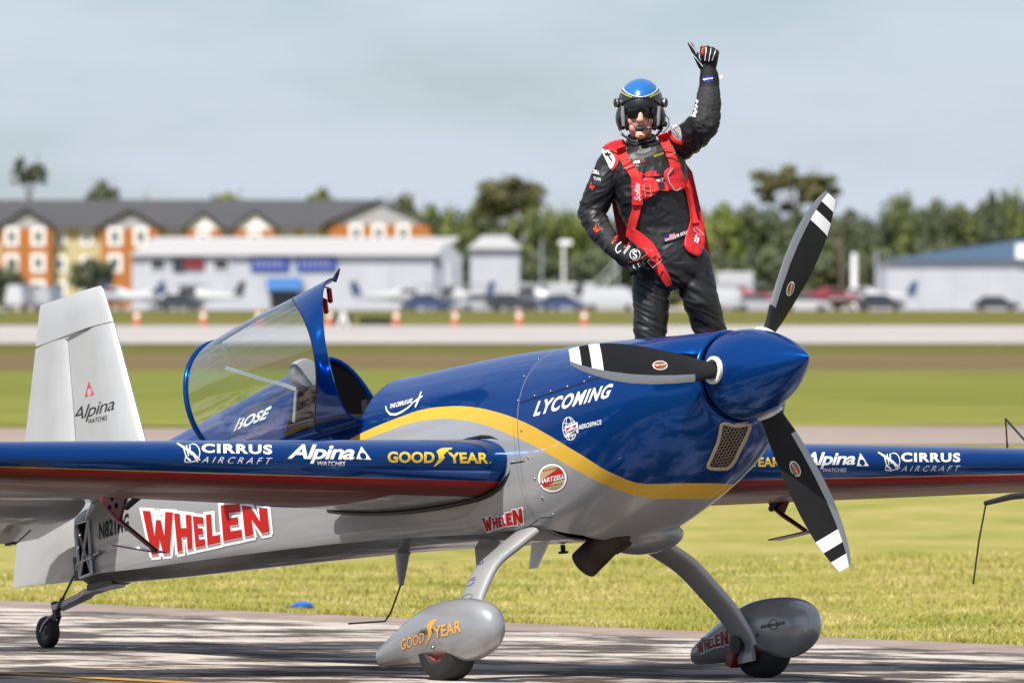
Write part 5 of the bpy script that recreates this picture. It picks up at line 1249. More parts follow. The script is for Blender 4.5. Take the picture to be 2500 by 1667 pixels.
for s in (-1, 1):
    c = MB(); c.ball(hq(s * .090, -.015, -.060), (.032, .056, .060), 14); ppart(c, 'ear_cup', M_CARB, parent=helmet)
    c = MB(); c.tube([hq(s * .088, -.085, -.005), hq(s * .086, -.088, -.05), hq(s * .083, -.082, -.10)], [.008, .010, .008], 8); ppart(c, 'edge_trim', M_INK_G, parent=helmet)
    c = MB(); c.ball(hq(s * .066, -.062, -.072), (.018, .036, .052), 10); ppart(c, 'cheek_cushion', M_BLACK, parent=helmet)
    c = MB(); c.lathe([(-.008, .022), (.008, .023), (.014, .019), (.015, 0)], hq(s * .112, -.03, .012), (s, -.35, 0), 18); ppart(c, 'visor_knob', M_BLACK, parent=helmet)
    c = MB(); c.lathe([(.006, .0235), (.010, .0235), (.0105, .018)], hq(s * .112, -.03, .012), (s, -.35, 0), 18); ppart(c, 'knob_ring', M_BUCK, parent=helmet)
c = MB(); c.tube([hq(.098, -.06, -.088), hq(.075, -.125, -.108), hq(.035, -.148, -.116), hq(.01, -.15, -.117)], .0035, 8); ppart(c, 'microphone_boom', M_BLACK, parent=helmet)
c = MB(); c.lathe([(0, .004), (.004, .011), (.014, .0125), (.034, .012), (.040, .006), (.041, 0)], hq(.012, -.15, -.116), (-1, 0, .0), 14); ppart(c, 'microphone', M_BLACK, parent=helmet)
c = MB(); c.lathe([(-.012, .012), (.012, .014), (.014, 0)], hq(.112, -.07, -.092), (1, -.6, 0), 14); ppart(c, 'boom_pivot', M_BLACK, parent=helmet)
c = MB(); c.tube([hq(.112, -.05, -.04), hq(.135, -.05, -.065), hq(.137, -.045, -.10), hq(.11, -.05, -.13), hq(.08, -.06, -.125)], .0025, 6); ppart(c, 'headset_cable', M_BLACK, parent=helmet)
c = MB(); c.tube([hq(-.105, -.03, -.11), hq(-.085, -.06, -.145), hq(-.04, -.085, -.175), hq(.0, -.09, -.182), hq(.05, -.08, -.170), hq(.09, -.04, -.13), hq(.105, -.03, -.11)], .0055, 8); ppart(c, 'chin_strap', M_BLACK, parent=helmet)
c = MB(); c.box(hq(-.093, -.052, -.135), (.012, .01, .03)); ppart(c, 'strap_buckle', M_BUCK, parent=helmet)
# glove tags
c = MB(); c.box(pp(1486, 605, -.13), (.022, .003, .024), np.array(Matrix.Rotation(.5, 3, 'Y'))); ppart(c, 'glove_tag', M_INK_W)
c = MB(); c.box(pp(1759, 189, -.14), (.022, .003, .012), np.array(Matrix.Rotation(-.6, 3, 'Y'))); ppart(c, 'glove_tag', M_INK_W)
# ================================================================== lettering and emblems, laid on the surfaces they are printed on
def curve_mesh(cu):
    o = bpy.data.objects.new('tmp', cu); COL.objects.link(o)
    me = bpy.data.meshes.new_from_object(o.evaluated_get(bpy.context.evaluated_depsgraph_get()))
    bpy.data.objects.remove(o); bpy.data.curves.remove(cu)
    V = [np.array(v.co[:2]) for v in me.vertices]; F = [tuple(p.vertices) for p in me.polygons]; bpy.data.meshes.remove(me); return V, F
def text_uv(s, bold=0.0, shear=0.0, space=1.0):
    cu = bpy.data.curves.new('txt', 'FONT'); cu.body = s; cu.offset = bold; cu.shear = shear; cu.space_character = space; cu.resolution_u = 4; cu.fill_mode = 'FRONT'
    V, F = curve_mesh(cu); A = np.array(V); lo, hi = A.min(0), A.max(0); return [(v - lo) / (hi - lo) for v in V], F
def fill_uv(loops):
    cu = bpy.data.curves.new('poly', 'CURVE'); cu.dimensions = '2D'; cu.fill_mode = 'BOTH'
    for L in loops:
        sp = cu.splines.new('POLY'); sp.points.add(len(L) - 1)
        for p, q in zip(sp.points, L): p.co = (q[0], q[1], 0, 1)
        sp.use_cyclic_u = True
    return curve_mesh(cu)
def quad_map(q):                                    # bl, br, tr, tl in photo pixels
    q = [np.array(p, float) for p in q]
    return lambda p: q[0] * (1 - p[0]) * (1 - p[1]) + q[1] * p[0] * (1 - p[1]) + q[2] * p[0] * p[1] + q[3] * (1 - p[0]) * p[1]
def caster(bvh, plane_space=True):
    def f(u, v):
        o, d = (bray(u, v) if plane_space else (CAM, cray(u, v))); d = d / np.linalg.norm(d)
        h = bvh.ray_cast(Vector(o), Vector(d))
        if h[0] is None: return None
        nr = np.array(h[1]); return np.array(h[0]), (nr if nr @ d < 0 else -nr), o, d
    return f
def decal(name, VF, mp, cst, mat, off=.0016, parent=None, grid=9.0, person_space=False, **k):
    V, F = VF; px = [mp(v) for v in V] if mp else [np.array(v, float) for v in V]
    bm = bmesh.new(); vs = [bm.verts.new((p[0], p[1], 0)) for p in px]
    for f in F:
        try: bm.faces.new([vs[i] for i in f])
        except ValueError: pass
    A = np.array(px); lo, hi = A.min(0), A.max(0)
    for ax in (0, 1):
        n = int((hi[ax] - lo[ax]) / grid)
        for i in range(1, n + 1):
            co = [0, 0, 0]; co[ax] = lo[ax] + (hi[ax] - lo[ax]) * i / (n + 1); no = [0, 0, 0]; no[ax] = 1
            bmesh.ops.bisect_plane(bm, geom=bm.verts[:] + bm.edges[:] + bm.faces[:], plane_co=co, plane_no=no)
    bm.verts.ensure_lookup_table(); bm.verts.index_update(); res, dist = [], []
    for v in bm.verts:
        h = cst(v.co.x, v.co.y); res.append(h)
        if h: dist.append(np.linalg.norm(h[0] - h[2]))
    if not dist: bm.free(); return None
    md = float(np.median(dist)); bad = set(); out = []
    for v, h in zip(bm.verts, res):
        if h and abs(np.linalg.norm(h[0] - h[2]) - md) < .6: out.append(h[0] + h[1] * off)
        else: out.append(np.zeros(3)); bad.add(v.index)
    Fo = [tuple(v.index for v in f.verts) for f in bm.faces if not any(v.index in bad for v in f.verts)]; bm.free()
    used = sorted({i for f in Fo for i in f}); rm = {q: i for i, q in enumerate(used)}
    if not Fo: return None
    return mk(name, [out[i] for i in used], [tuple(rm[i] for i in f) for f in Fo], mat, parent or (person if person_space else plane), False, loc=None if parent else (PLOC if person_space else PL), **k)
def ellipse(cx, cy, rx, ry, rot=0, n=40):
    c, s = math.cos(rot), math.sin(rot)
    return [(cx + rx * math.cos(a) * c - ry * math.sin(a) * s, cy + rx * math.cos(a) * s + ry * math.sin(a) * c) for a in np.linspace(0, 2 * math.pi, n, endpoint=False)]
def stroke(pts, w):
    pts = [np.array(p, float) for p in pts]; L, R = [], []
    for i, p in enumerate(pts):
        t = pts[min(i + 1, len(pts) - 1)] - pts[max(i - 1, 0)]; t /= np.linalg.norm(t); n = np.array([-t[1], t[0]]); ww = w[i] if not np.isscalar(w) else w
        L.append(p + n * ww / 2); R.append(p - n * ww / 2)
    return L + R[::-1]
cb = caster(TARGETS['body']); cfin = caster(TARGETS['fin']); cw = {s: caster(TARGETS['wing%d' % s]) for s in (-1, 1)}; cp = {s: caster(TARGETS['pant%d' % s]) for s in (-1, 1)}; cleg = caster(TARGETS['leg-1'])
TX_ = lambda s, q, c, mat, b=0.0, sh=0.0, sp=1.0, off=.0016, parent=None, **k: decal('lettering', text_uv(s, b, sh, sp), quad_map(q), c, mat, off, parent, **k)
# nose
TX_('LYCOMING', [(1302, 1017), (1489, 970), (1499, 935), (1310, 980)], cb, M_INK_W, .032, .22, 1.14)
TX_('AEROSPACE', [(1413, 1049), (1469, 1035), (1469, 1024), (1413, 1037)], cb, M_INK_W, .015, 0, 1.05)
g = []
for k in (1.0, .5): g += [ellipse(1391, 1046, 17 * k, 29, -.12), ellipse(1391, 1046, 17 * k - 1.6, 27.4, -.12)]
decal('emblem', fill_uv(g[:2]), None, cb, M_INK_W); decal('emblem', fill_uv(g[2:]), None, cb, M_INK_W)
for dy, hw in ((-16, 13), (0, 17), (16, 13)): decal('emblem', fill_uv([stroke([(1391 - hw, 1049 + dy), (1391, 1050 + dy), (1391 + hw, 1044 + dy)], 1.6)]), None, cb, M_INK_W)
decal('emblem', fill_uv([[(1379, 1041), (1411, 1030), (1413, 1056), (1383, 1066)]]), None, cb, M_INK_W, .0024)
decal('emblem', fill_uv([[(1382, 1045), (1397, 1041), (1384, 1052)], [(1396, 1041), (1409, 1035), (1406, 1044)]]), None, cb, M_INK_R, .0032)
decal('emblem', fill_uv([[(1388, 1062), (1408, 1051), (1410, 1056)]]), None, cb, M_INK_K, .0032)
TX_('CHAMPION', [(1383, 1060), (1411, 1050), (1411, 1043), (1382, 1053)], cb, M_INK_K, .02, 0, .9, .0034)
TX_('THE CIRRUS LIFE', [(951, 998), (1006, 983), (1009, 972), (953, 987)], cb, M_INK_W, .01, .15, .85)
decal('emblem', fill_uv([stroke([(942, 991), (945, 1003), (953, 1011), (966, 1012), (982, 1005), (997, 995), (1007, 985)], [2, 3.5, 5, 5, 4, 3, 2])]), None, cb, M_INK_W)
decal('emblem', fill_uv([stroke([(1029, 956), (1023, 974), (1014, 994)], [2, 4, 3])]), None, cb, M_INK_W); decal('emblem', fill_uv([stroke([(1007, 984), (1020, 975), (1032, 967)], [2.5, 4, 2.5])]), None, cb, M_INK_W, .0018)
# roundel
def roundel(cx, cy, rx, ry, cst, rot=0.0, txt=True, parent=None, flip=1, gold=M_INK_S, small=False):
    for k, m, o_ in ((1.0, M_INK_K, .0012), (.965, M_INK_W, .0018), (.84, gold, .0024)):
        if small and m is M_INK_K: continue
        decal('emblem', fill_uv([ellipse(cx, cy, rx * k, ry * k, rot)]), None, cst, m, o_, parent, grid=7)
    c, s = math.cos(rot), math.sin(rot)
    T = lambda x, y: (cx + x * rx * c - y * ry * s, cy + x * rx * s + y * ry * c)
    b2 = [T(x, y) for x, y in ((-.79, .20), (-.2, -.24), (.46, -.70), (.68, -.50), (.82, -.20), (.2, .20), (-.50, .67), (-.68, .48))]
    decal('emblem', fill_uv([b2]), None, cst, M_INK_R, .0030, parent, grid=7)
    q = [T(-.84 * flip, .42 * flip), T(.86 * flip, .0 + (.0 if flip > 0 else 0)), T(.84 * flip, -.30 * flip), T(-.82 * flip, .10 * flip)]
    if txt:
        TX_('HARTZELL', [np.array(p) + np.array([.9, .9]) for p in q], cst, M_INK_K, .045, 0, .95, .0034, parent, grid=7)
        TX_('HARTZELL', q, cst, M_INK_W, .02, 0, .95, .0040, parent, grid=7)
roundel(1349, 1166, 36.5, 36, cb)
TX_('BUILT ON HONOR', [(1327, 1151), (1366, 1143), (1365, 1138), (1327, 1146)], cb, M_INK_DG, 0, 0, 1, .0034); TX_('HARTZELL PROPELLER INC.', [(1338, 1189), (1375, 1181), (1375, 1177), (1338, 1184)], cb, M_INK_DG, 0, 0, 1, .0034); TX_('PIQUA, OHIO U.S.A.', [(1344, 1195), (1370, 1190), (1370, 1186), (1344, 1191)], cb, M_INK_DG, 0, 0, 1, .0034)
# WHELEN: block letters drawn by hand
def offset_poly(poly, d):
    P_ = [np.array(p, float) for p in poly]; area = sum(P_[i - 1][0] * P_[i][1] - P_[i][0] * P_[i - 1][1] for i in range(len(P_))); sg = 1 if area > 0 else -1; out = []
    for i in range(len(P_)):
        a, b, c = P_[i - 1], P_[i], P_[(i + 1) % len(P_)]; e0 = (b - a) / np.linalg.norm(b - a); e1 = (c - b) / np.linalg.norm(c - b)
        n0, n1 = np.array([e0[1], -e0[0]]) * sg, np.array([e1[1], -e1[0]]) * sg; m = n0 + n1; m /= np.linalg.norm(m) + 1e-9
        out.append(b + m * min(d / max(.35, m @ n0), 2 * d))
    return out
GLY = {'W': [(0, 1), (.26, 1), (.34, .42), (.42, .80), (.58, .80), (.66, .42), (.74, 1), (1, 1), (.80, 0), (.58, 0), (.5, .34), (.42, 0), (.20, 0)],
       'H': [(0, 1), (.34, 1), (.34, .62), (.66, .62), (.66, 1), (1, 1), (1, 0), (.66, 0), (.66, .36), (.34, .36), (.34, 0), (0, 0)],
       'E': [(0, 1), (1, 1), (1, .76), (.42, .76), (.42, .62), (.86, .62), (.86, .40), (.42, .40), (.42, .24), (1, .24), (1, 0), (0, 0)],
       'L': [(0, 1), (.42, 1), (.42, .27), (1, .27), (1, 0), (0, 0)],
       'N': [(0, 1), (.34, 1), (.66, .46), (.66, 1), (1, 1), (1, 0), (.68, 0), (.34, .54), (.34, 0), (0, 0)]}
def block(quads, cst, red, ol, grey=True, parent=None, ext=5.0, grid=9):
    for li, (ch, q) in enumerate(quads):
        e = li * .0001 + .0014
        mp = quad_map(q); poly = [mp(p) for p in GLY[ch]]
        decal('letter_outline', fill_uv([offset_poly(poly, ol)]), None, cst, M_INK_W, .0019 + e, parent, grid)
        decal('letter_outline', fill_uv([offset_poly([p + np.array([1, ext + ol * .55]) for p in poly], ol * .55)]), None, cst, M_INK_W, .0010 + e, parent, grid)
        if grey: decal('letter_shade', fill_uv([[p + np.array([.6, ext]) for p in poly]]), None, cst, M_INK_G, .0028 + e, parent, grid)
        if grey: decal('letter_outline', fill_uv([offset_poly(poly, 1.6)]), None, cst, M_INK_W, .0037 + e, parent, grid)
        decal('letter', fill_uv([poly]), None, cst, red, .0046 + e, parent, grid)
block([('W', [(358, 1355), (432, 1348), (425, 1250), (350, 1246)]), ('H', [(436, 1346), (473, 1338), (470, 1257), (427, 1252)]), ('E', [(480, 1336), (504, 1331), (499, 1262), (473, 1259)]), ('L', [(509, 1330), (541, 1323), (537, 1252), (505, 1256)]),
       ('E', [(548, 1320), (594, 1311), (588, 1229), (541, 1233)]), ('N', [(601, 1309), (661, 1297), (655, 1240), (593, 1233)])], cb, M_INK_R, 7.0)
def small_whelen(tl, tr, br, bl, cst, red, ol, parent=None, grid=9):
    Q = quad_map([bl, br, tr, tl]); L = []
    xs = [('W', 0, .23, 1, -.04), ('H', .245, .37, .86, .03), ('E', .385, .475, .80, .07), ('L', .49, .57, .80, .09), ('E', .585, .745, .98, .06), ('N', .76, 1.0, 1.1, .0)]
    for ch, a, b, t, bt in xs: L.append((ch, [Q((a + (.02 if ch == 'W' else 0), bt)), Q((b - (.01 if ch == 'W' else 0), bt)), Q((b, t)), Q((a, t))]))
    block(L, cst, red, ol, False, parent, 1.2, grid)
small_whelen((1178, 1264), (1276, 1242), (1279, 1275), (1184, 1296), cb, M_INK_R, 2.6)
TX_('N821MG', [(243, 1317), (315, 1294), (315, 1251), (242, 1276)], cb, M_INK_K, .03, 0, 1.06)
TX_('7C', [(1599, 1317), (1609, 1315), (1609, 1305), (1599, 1306)], cb, M_INK_K, .02)
TX_('BOSE', [(571, 1053), (650, 1022), (664, 993), (583, 1022)], cb, M_INK_W, .028, .1, 1.02)
decal('lettering', fill_uv([[(648, 998), (664, 990), (662, 996)]]), None, cb, M_INK_W)
# fin
TX_('Alpina', [(172, 1040), (279, 1009), (280, 968), (178, 997)], cfin, M_INK_DG, -.004, .25, .9); TX_('WATCHES', [(216, 1034), (262, 1024), (262, 1013), (216, 1023)], cfin, M_INK_DG, 0, .1, 1.0, .0026)
def tri(a, b, c, mat, cst, parent=None, hole=.2):
    a, b, c = (np.array(p, float) for p in (a, b, c)); m = (a + b + c) / 3 + (b + c - 2 * a) * .03; ex, ey = (c - b), (a - (b + c) / 2)
    h = [m + ex * hole * math.cos(t) + ey * hole * 1.15 * math.sin(t) for t in np.linspace(0, 2 * math.pi, 24, endpoint=False)]
    decal('emblem', fill_uv([[a, b, c], h]), None, cst, mat, .0016, parent)
tri((217, 930), (207, 969), (230, 963), M_INK_RP, cfin, hole=.24)
# wings
def cirrus(cx, cy, r, cst, par):
    m = lambda x, y: (cx + x * r, cy + y * r)
    arc = [m(.25 + .72 * math.cos(a), -.05 + .95 * math.sin(a)) for a in np.linspace(-1.9, 1.25, 18)]
    for pts, w in ((arc, .10), ([m(-1.55, -1.1), m(-.5, -.45), m(.2, .05), m(1.0, .75)], [.12 * 1, .3, .3, .16]), ([m(-.85, -.8), m(-.72, -.2), m(-.55, .35)], .11), ([m(-.5, -.9), m(-.42, -.35), m(-.28, .3)], .11), ([m(-.15, -.95), m(-.12, -.4), m(0, .2)], .11), ([m(-.6, .35), m(-.05, .85)], .22), ([m(-.7, .95), m(-.1, 1.0), m(.5, .85)], .12), ([m(-.6, .35), m(-.7, .95)], .1), ([m(.3, .3), m(.75, .95)], .14)):
        decal('emblem', fill_uv([stroke(pts, np.array(w) * r if not np.isscalar(w) else w * r)]), None, cst, M_INK_W, .0016, par)
FOOT = [(700, 1190), (722, 1160), (737, 1130), (730, 1100), (713, 1076), (735, 1058), (765, 1048), (845, 1047), (840, 1060), (815, 1064), (810, 1077), (792, 1080), (786, 1094), (770, 1104), (786, 1122), (762, 1150), (735, 1172), (712, 1189)]
FUV = [((x - 700) / 145, 1 - (y - 1047) / 143) for x, y in FOOT]
for s, q in ((-1, dict(C=[(492, 1105), (664, 1109), (664, 1086), (492, 1083)], A=[(491, 1129), (661, 1133), (665, 1117), (495, 1114)], L=[(700, 1130), (864, 1133), (867, 1086), (706, 1085)], W=[(766, 1135), (834, 1137), (836, 1126), (767, 1125)], T=((882, 1090), (869, 1120), (906, 1122)), E=(466, 1106, 22),
                       G=[(946, 1129), (1060, 1130), (1061, 1103), (946, 1102)], Y=[(1096, 1130), (1192, 1131), (1192, 1105), (1092, 1104)], F=[(1058, 1138), (1104, 1138), (1104, 1093), (1062, 1093)])),
             (1, dict(C=[(2200, 1127), (2344, 1128), (2344, 1106), (2200, 1105)], A=[(2199, 1150), (2341, 1149), (2345, 1136), (2202, 1137)], L=[(1957, 1145), (2087, 1143), (2089, 1104), (1961, 1104)], W=[(2002, 1151), (2060, 1151), (2061, 1142), (2003, 1142)], T=((2100, 1106), (2091, 1137), (2121, 1137)), E=(2176, 1127, 21),
                      G=None, Y=[(1830, 1139), (1905, 1139), (1905, 1116), (1828, 1116)], F=None))):
    c_ = cw[s]; w_ = WING[s]
    TX_('CIRRUS', q['C'], c_, M_INK_W, .035, 0, 1.15, parent=w_); TX_('AIRCRAFT', q['A'], c_, M_INK_W, -.006, .25, 1.6, parent=w_); TX_('Alpina', q['L'], c_, M_INK_W, .02, .22, .92, parent=w_); TX_('WATCHES', [(a + (7 if s < 0 else 5), b) for a, b in q['W']], c_, M_INK_W, .012, .12, 1.0, .0026, parent=w_)
    tri(*q['T'], M_INK_W, c_, w_, .22); cirrus(*q['E'], c_, w_)
    if q['G']: TX_('GOOD', q['G'], c_, M_INK_Y, .035, 0, 1.02, parent=w_)
    TX_('YEAR', q['Y'], c_, M_INK_Y, .035, 0, 1.02, parent=w_)
    if q['F']: decal('emblem', fill_uv([[quad_map(q['F'])(p) for p in FUV]]), None, c_, M_INK_Y, .0016, w_)
decal('emblem', fill_uv([ellipse(1197, 1128, 1.6, 1.6)]), None, cw[-1], M_INK_Y, .0016, WING[-1])
# wheel spats
M_INK_O = P('amber_print', (.80, .42, .08), .45)
for m_, o_, b_ in ((M_INK_B, .0012, .055), (M_INK_O, .0022, .03)):
    TX_('GOOD', [(979, 1588), (1037, 1566), (1037, 1541), (980, 1560)], cp[-1], m_, b_, 0, 1.02, o_); TX_('YEAR', [(1060, 1559), (1127, 1541), (1126, 1512), (1057, 1530)], cp[-1], m_, b_, 0, 1.02, o_)
decal('emblem', fill_uv([[quad_map([(1037, 1578), (1068, 1566), (1068, 1510), (1040, 1516)])(p) for p in FUV]]), None, cp[-1], M_INK_O)
h = cp[-1](1057, 1580); c = MB(); c.ball(h[0], .011, 6); mpart(c, 'spat_screw', M_STEEL)
M_INK_DR = P('dark_red_print', (.30, .014, .014), .45)
small_whelen((1700, 1563), (1780, 1539), (1782, 1570), (1705, 1594), cp[1], M_INK_DR, 2.2)
TX_('BERINGER', [(1858, 1534), (1917, 1524), (1917, 1515), (1858, 1526)], cp[1], M_INK_K, .01, .15)
decal('emblem', fill_uv([ellipse(1888, 1524, 11, 13), ellipse(1888, 1524, 9.6, 11.6)]), None, cp[1], M_INK_K)
h = cp[1](1850, 1549); 
if h: c = MB(); c.ball(h[0], .010, 6); mpart(c, 'spat_screw', M_STEELD)
# leg
TX_('B·C', [(1138, 1423), (1162, 1415), (1161, 1408), (1138, 1415)], cleg, M_INK_B, .02); decal('emblem', fill_uv([stroke([(1134, 1427), (1140, 1431), (1151, 1427), (1159, 1420)], 1.6)]), None, cleg, M_INK_B)
TX_('Dynamics', [(1148, 1386), (1178, 1378), (1180, 1371), (1149, 1379)], cleg, M_INK_B, .01, .1); decal('emblem', fill_uv([[(1157, 1375), (1160, 1368), (1168, 1368), (1172, 1362), (1173, 1367), (1184, 1361), (1180, 1371), (1164, 1376)]]), None, cleg, M_INK_B)
decal('emblem', fill_uv([[(1195, 1333), (1218, 1320), (1214, 1329), (1200, 1334)]]), None, cleg, M_INK_B); decal('emblem', fill_uv([ellipse(1141, 1457, 14, 6, -.35), ellipse(1141, 1457, 13, 5, -.35)]), None, cleg, M_INK_B)
# propeller badges
M_GOLD = P('gold_badge', (.36, .22, .03), .4, .3)
for key, cx_, cy_, rx, ry, rot in ((177, 1611, 892, 19, 11.5, math.pi - .08 + .1), (57, 1929, 705, 19, 9, -1.28), (-63.4, 1941, 1144, 21, 12, 1.13)):
    cst = caster(TARGETS['blade%s' % (('%d') % key)])
    roundel(cx_, cy_, rx, ry, cst, rot, True, None, 1, M_GOLD, True)
# cowl intake: rim and honeycomb
GQ = [(1757, 1034), (1766, 1028), (1776, 1029), (1788, 1033), (1802, 1034), (1818, 1031), (1828, 1030), (1834, 1036), (1833, 1046), (1824, 1068), (1810, 1096), (1798, 1122), (1788, 1137), (1776, 1146), (1755, 1147), (1735, 1146), (1725, 1141), (1724, 1132), (1734, 1110), (1748, 1078), (1754, 1052)]
gin = [tuple(p) for p in offset_poly(GQ, -4.2)]
decal('intake_opening', fill_uv([GQ]), None, cb, M_DARK, .0010); grille = decal('intake_rim', fill_uv([GQ, gin]), None, cb, M_BEIGE, .0045)
bm2 = None
hexes = []
def inside(p, poly):
    r = False; j = len(poly) - 1
    for i in range(len(poly)):
        if (poly[i][1] > p[1]) != (poly[j][1] > p[1]) and p[0] < (poly[j][0] - poly[i][0]) * (p[1] - poly[i][1]) / (poly[j][1] - poly[i][1]) + poly[i][0]: r = not r
        j = i
    return r
loops = []
a_ = 4.55
for i in range(-30, 31):
    for j in range(-30, 31):
        x = 1779 + (i + j * .5) * 8.6 + j * -.6; y = 1088 + j * 7.0 - i * 1.4
        if inside((x, y), gin):
            hx_ = [(x + a_ * math.cos(t), y + a_ * .92 * math.sin(t)) for t in np.linspace(.35, .35 + 2 * math.pi, 6, endpoint=False)]; hi_ = [(x + (a_ - .85) * math.cos(t), y + (a_ - .85) * .92 * math.sin(t)) for t in np.linspace(.35, .35 + 2 * math.pi, 6, endpoint=False)]
            loops.append((hx_, hi_))
V, F = [], []
for o_, i_ in loops:
    k = len(V); V += [np.array(p) for p in o_ + i_]; F += [(k + t, k + (t + 1) % 6, k + 6 + (t + 1) % 6, k + 6 + t) for t in range(6)]
decal('intake_mesh', (V, F), None, cb, M_BEIGE, .0030, grid=400, kind='stuff')
# upper inlet slot beside the spinner
decal('inlet_opening', fill_uv([[(1625, 872), (1640, 864), (1664, 862), (1706, 864), (1702, 876), (1690, 882), (1660, 876)]]), None, cb, M_DARK, .0012)

# -- marks on the pilot's clothing
cpb = caster(PB, False)
def obj_caster(names):
    bm = bmesh.new()
    for o in person.children_recursive:
        if o.name.split('.')[0] in names:
            t = bmesh.new(); t.from_mesh(o.data); mt = Matrix.Translation(root + np.array([0, 0, 0])) @ Matrix.Translation(PLOC) if True else None
            tmp = bpy.data.meshes.new('t'); t.to_mesh(tmp); t.free(); bm.from_mesh(tmp); bpy.data.meshes.remove(tmp)
    b = BVHTree.FromBMesh(bm); bm.free(); return caster(b, False)
PT = lambda s, q, mat, b=0.0, sh=0.0, sp=1.0, off=.003, cst=None: decal('lettering', text_uv(s, b, sh, sp), quad_map(q), cst or cpb, mat, off, None, grid=5, person_space=True)
PF = lambda L, mat, off=.003, cst=None, nm='emblem': decal(nm, fill_uv(L), None, cst or cpb, mat, off, None, grid=5, person_space=True)
ch = obj_caster({'harness_pad', 'belt', 'belt_patch', 'shoulder_patch'})
PT('Softie', [(1564, 490), (1562, 448), (1549, 447), (1550, 490)], M_INK_W, .0, .25, .95, .002, ch)
PF([[(1622, 575), (1648, 569), (1650, 582), (1624, 589)]], M_INK_W, .002, ch)
for k in range(4):
    y0 = 575 + k * 3.6; PF([[(1622.3, y0), (1648.3, y0 - 6), (1648.5, y0 - 4.2), (1622.5, y0 + 1.8)]], M_INK_R, .003, ch)
PF([[(1622, 575), (1633, 572.5), (1634, 579), (1623, 582)]], M_INK_B, .004, ch)
PT('M. GOUL', [(1652, 580), (1679, 570), (1679, 562), (1651, 572)], M_INK_W, .02, .1, .95, .002, ch)
PF([[(1474, 372), (1481, 375), (1480, 369), (1487, 375), (1496, 375), (1488, 381), (1494, 390), (1497, 399), (1490, 392), (1484, 382), (1478, 381)]], M_INK_K, .002, ch)
PF([stroke([(1637, 316), (1643, 319), (1646, 312), (1648, 319), (1654, 328), (1657, 336), (1651, 335), (1645, 325), (1637, 322)], 1.6)], M_INK_K, .002, ch)
PT('na', [(1547, 402), (1563, 398), (1563, 391), (1547, 394)], M_INK_W, .02); PT('ches', [(1549, 407), (1559, 405), (1559, 402), (1549, 404)], M_INK_W, .0); PF([[(1570, 387), (1564, 397), (1576, 395)], ellipse(1570, 393.6, 2, 1.8, n=10)], M_INK_RP)
PT('GOOD', [(1596, 385), (1620, 377), (1620, 372), (1596, 379)], M_INK_Y, .02)
PT('HEL', [(1562, 434), (1610, 429), (1612, 416), (1562, 421)], M_HARN, .06)
PT('ED T', [(1602, 446), (1619, 441), (1619, 435), (1602, 439)], M_INK_W, .03, 0, 1, .010)
PT('ZELL', [(1447, 423), (1464, 427), (1465, 419), (1449, 414)], M_INK_W, .02); PT('TUGS', [(1450, 439), (1467, 442), (1467, 435), (1450, 432)], M_INK_W, .01)
M_INK_OR = P('orange_print', (.75, .07, .02), .5)
PF([[quad_map([(1438, 456), (1449, 467), (1453, 456), (1443, 444)])(p) for p in GLY['W']]], M_INK_OR); PF([[quad_map([(1447, 558), (1459, 571), (1468, 560), (1456, 548)])(p) for p in GLY['W']]], M_INK_OR)
M_LILAC = P('lilac_print', (.62, .62, .75), .5)
PF([[quad_map([(1697, 292), (1705, 268), (1697, 262), (1686, 284)])(p) for p in GLY['W']]], M_LILAC); PF([[quad_map([(1703, 266), (1706, 246), (1701, 243), (1697, 260)])(p) for p in GLY['H']]], M_LILAC)
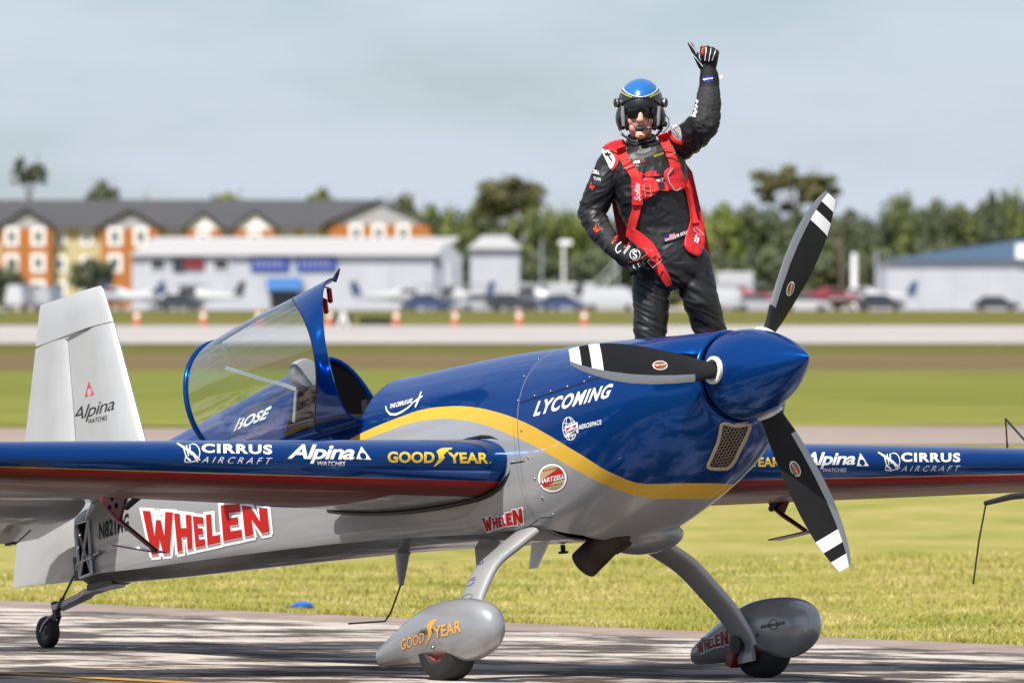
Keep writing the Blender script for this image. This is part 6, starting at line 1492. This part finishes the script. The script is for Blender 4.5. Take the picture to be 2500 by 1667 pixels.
# gloves
PF([ellipse(1550, 622, 13, 13), ellipse(1550, 622, 11.4, 11.4)], M_INK_W); PT('S', [(1545, 631), (1556, 631), (1555, 613), (1544, 613)], M_INK_W, .01)
PF([stroke([(1516, 592), (1506, 600), (1503, 610), (1508, 618), (1516, 612)], 2.4)], M_INK_W); PF([stroke([(1513, 588), (1524, 574), (1532, 578), (1532, 590), (1524, 606)], 3)], M_INK_OR)
PF([stroke([(1508, 559), (1536, 582), (1560, 606), (1580, 622)], 1.8)], M_INK_W); PF([stroke([(1534, 640), (1560, 634), (1578, 622)], 2.2)], M_INK_OR)
PT('while', [(1491, 594), (1505, 574), (1512, 577), (1498, 598)], M_INK_OR, .03, .1)
PT('SOCOB', [(1524, 622), (1540, 602), (1535, 596), (1522, 616)], M_INK_W, .02)
for u, v in ((1548, 651), (1560, 647), (1572, 640)): PF([stroke([(u - 2, v - 4), (u - 1, v + 2), (u + 3, v + 4)], 1.6)], M_INK_W)
PF([[(1716, 186), (1739, 184), (1742, 200), (1718, 203)]], M_INK_B); PT('sparco', [(1717, 198), (1740, 195), (1740, 190), (1717, 193)], M_INK_W, .03, 0, 1, .004)
PT('WHILE', [(1718, 136), (1720, 113), (1714, 112), (1711, 136)], M_INK_OR, .04)
for pts in ([(1724, 112), (1724, 124), (1721, 148)], [(1736, 114), (1735, 126), (1730, 150)], [(1747, 119), (1745, 130), (1738, 148)], [(1708, 118), (1709, 132), (1708, 140), (1712, 150)]): PF([stroke(pts, 1.5)], M_INK_W)
PF([stroke([(1684, 119), (1694, 135), (1716, 163)], 1.5)], M_INK_W); PF([stroke([(1683, 104), (1688, 112), (1696, 122), (1702, 131)], [3, 3, 3.5, 6])], M_GREYWHITE)
# mouth: an open smile behind the microphone
PF([[(1545, 304), (1552, 306), (1563, 308), (1574, 306), (1582, 303), (1578, 310), (1571, 314), (1563, 315.5), (1555, 314), (1549, 310)]], P('lips', (.26, .075, .06), .5), .0015, nm='mouth')
PF([[(1548, 305.5), (1556, 308), (1563, 309), (1572, 307.5), (1579, 305), (1575, 309.5), (1568, 312), (1563, 312.5), (1556, 311.5), (1551, 309)]], P('teeth', (.62, .58, .52), .4), .003, nm='teeth')
for pts in ([(1550, 291), (1544, 297), (1541, 304)], [(1576, 290), (1583, 296), (1586, 303)]): PF([stroke(pts, [.6, 1.3, .6])], P('smile_line', (.30, .12, .08), .6), .001, nm='smile_line')
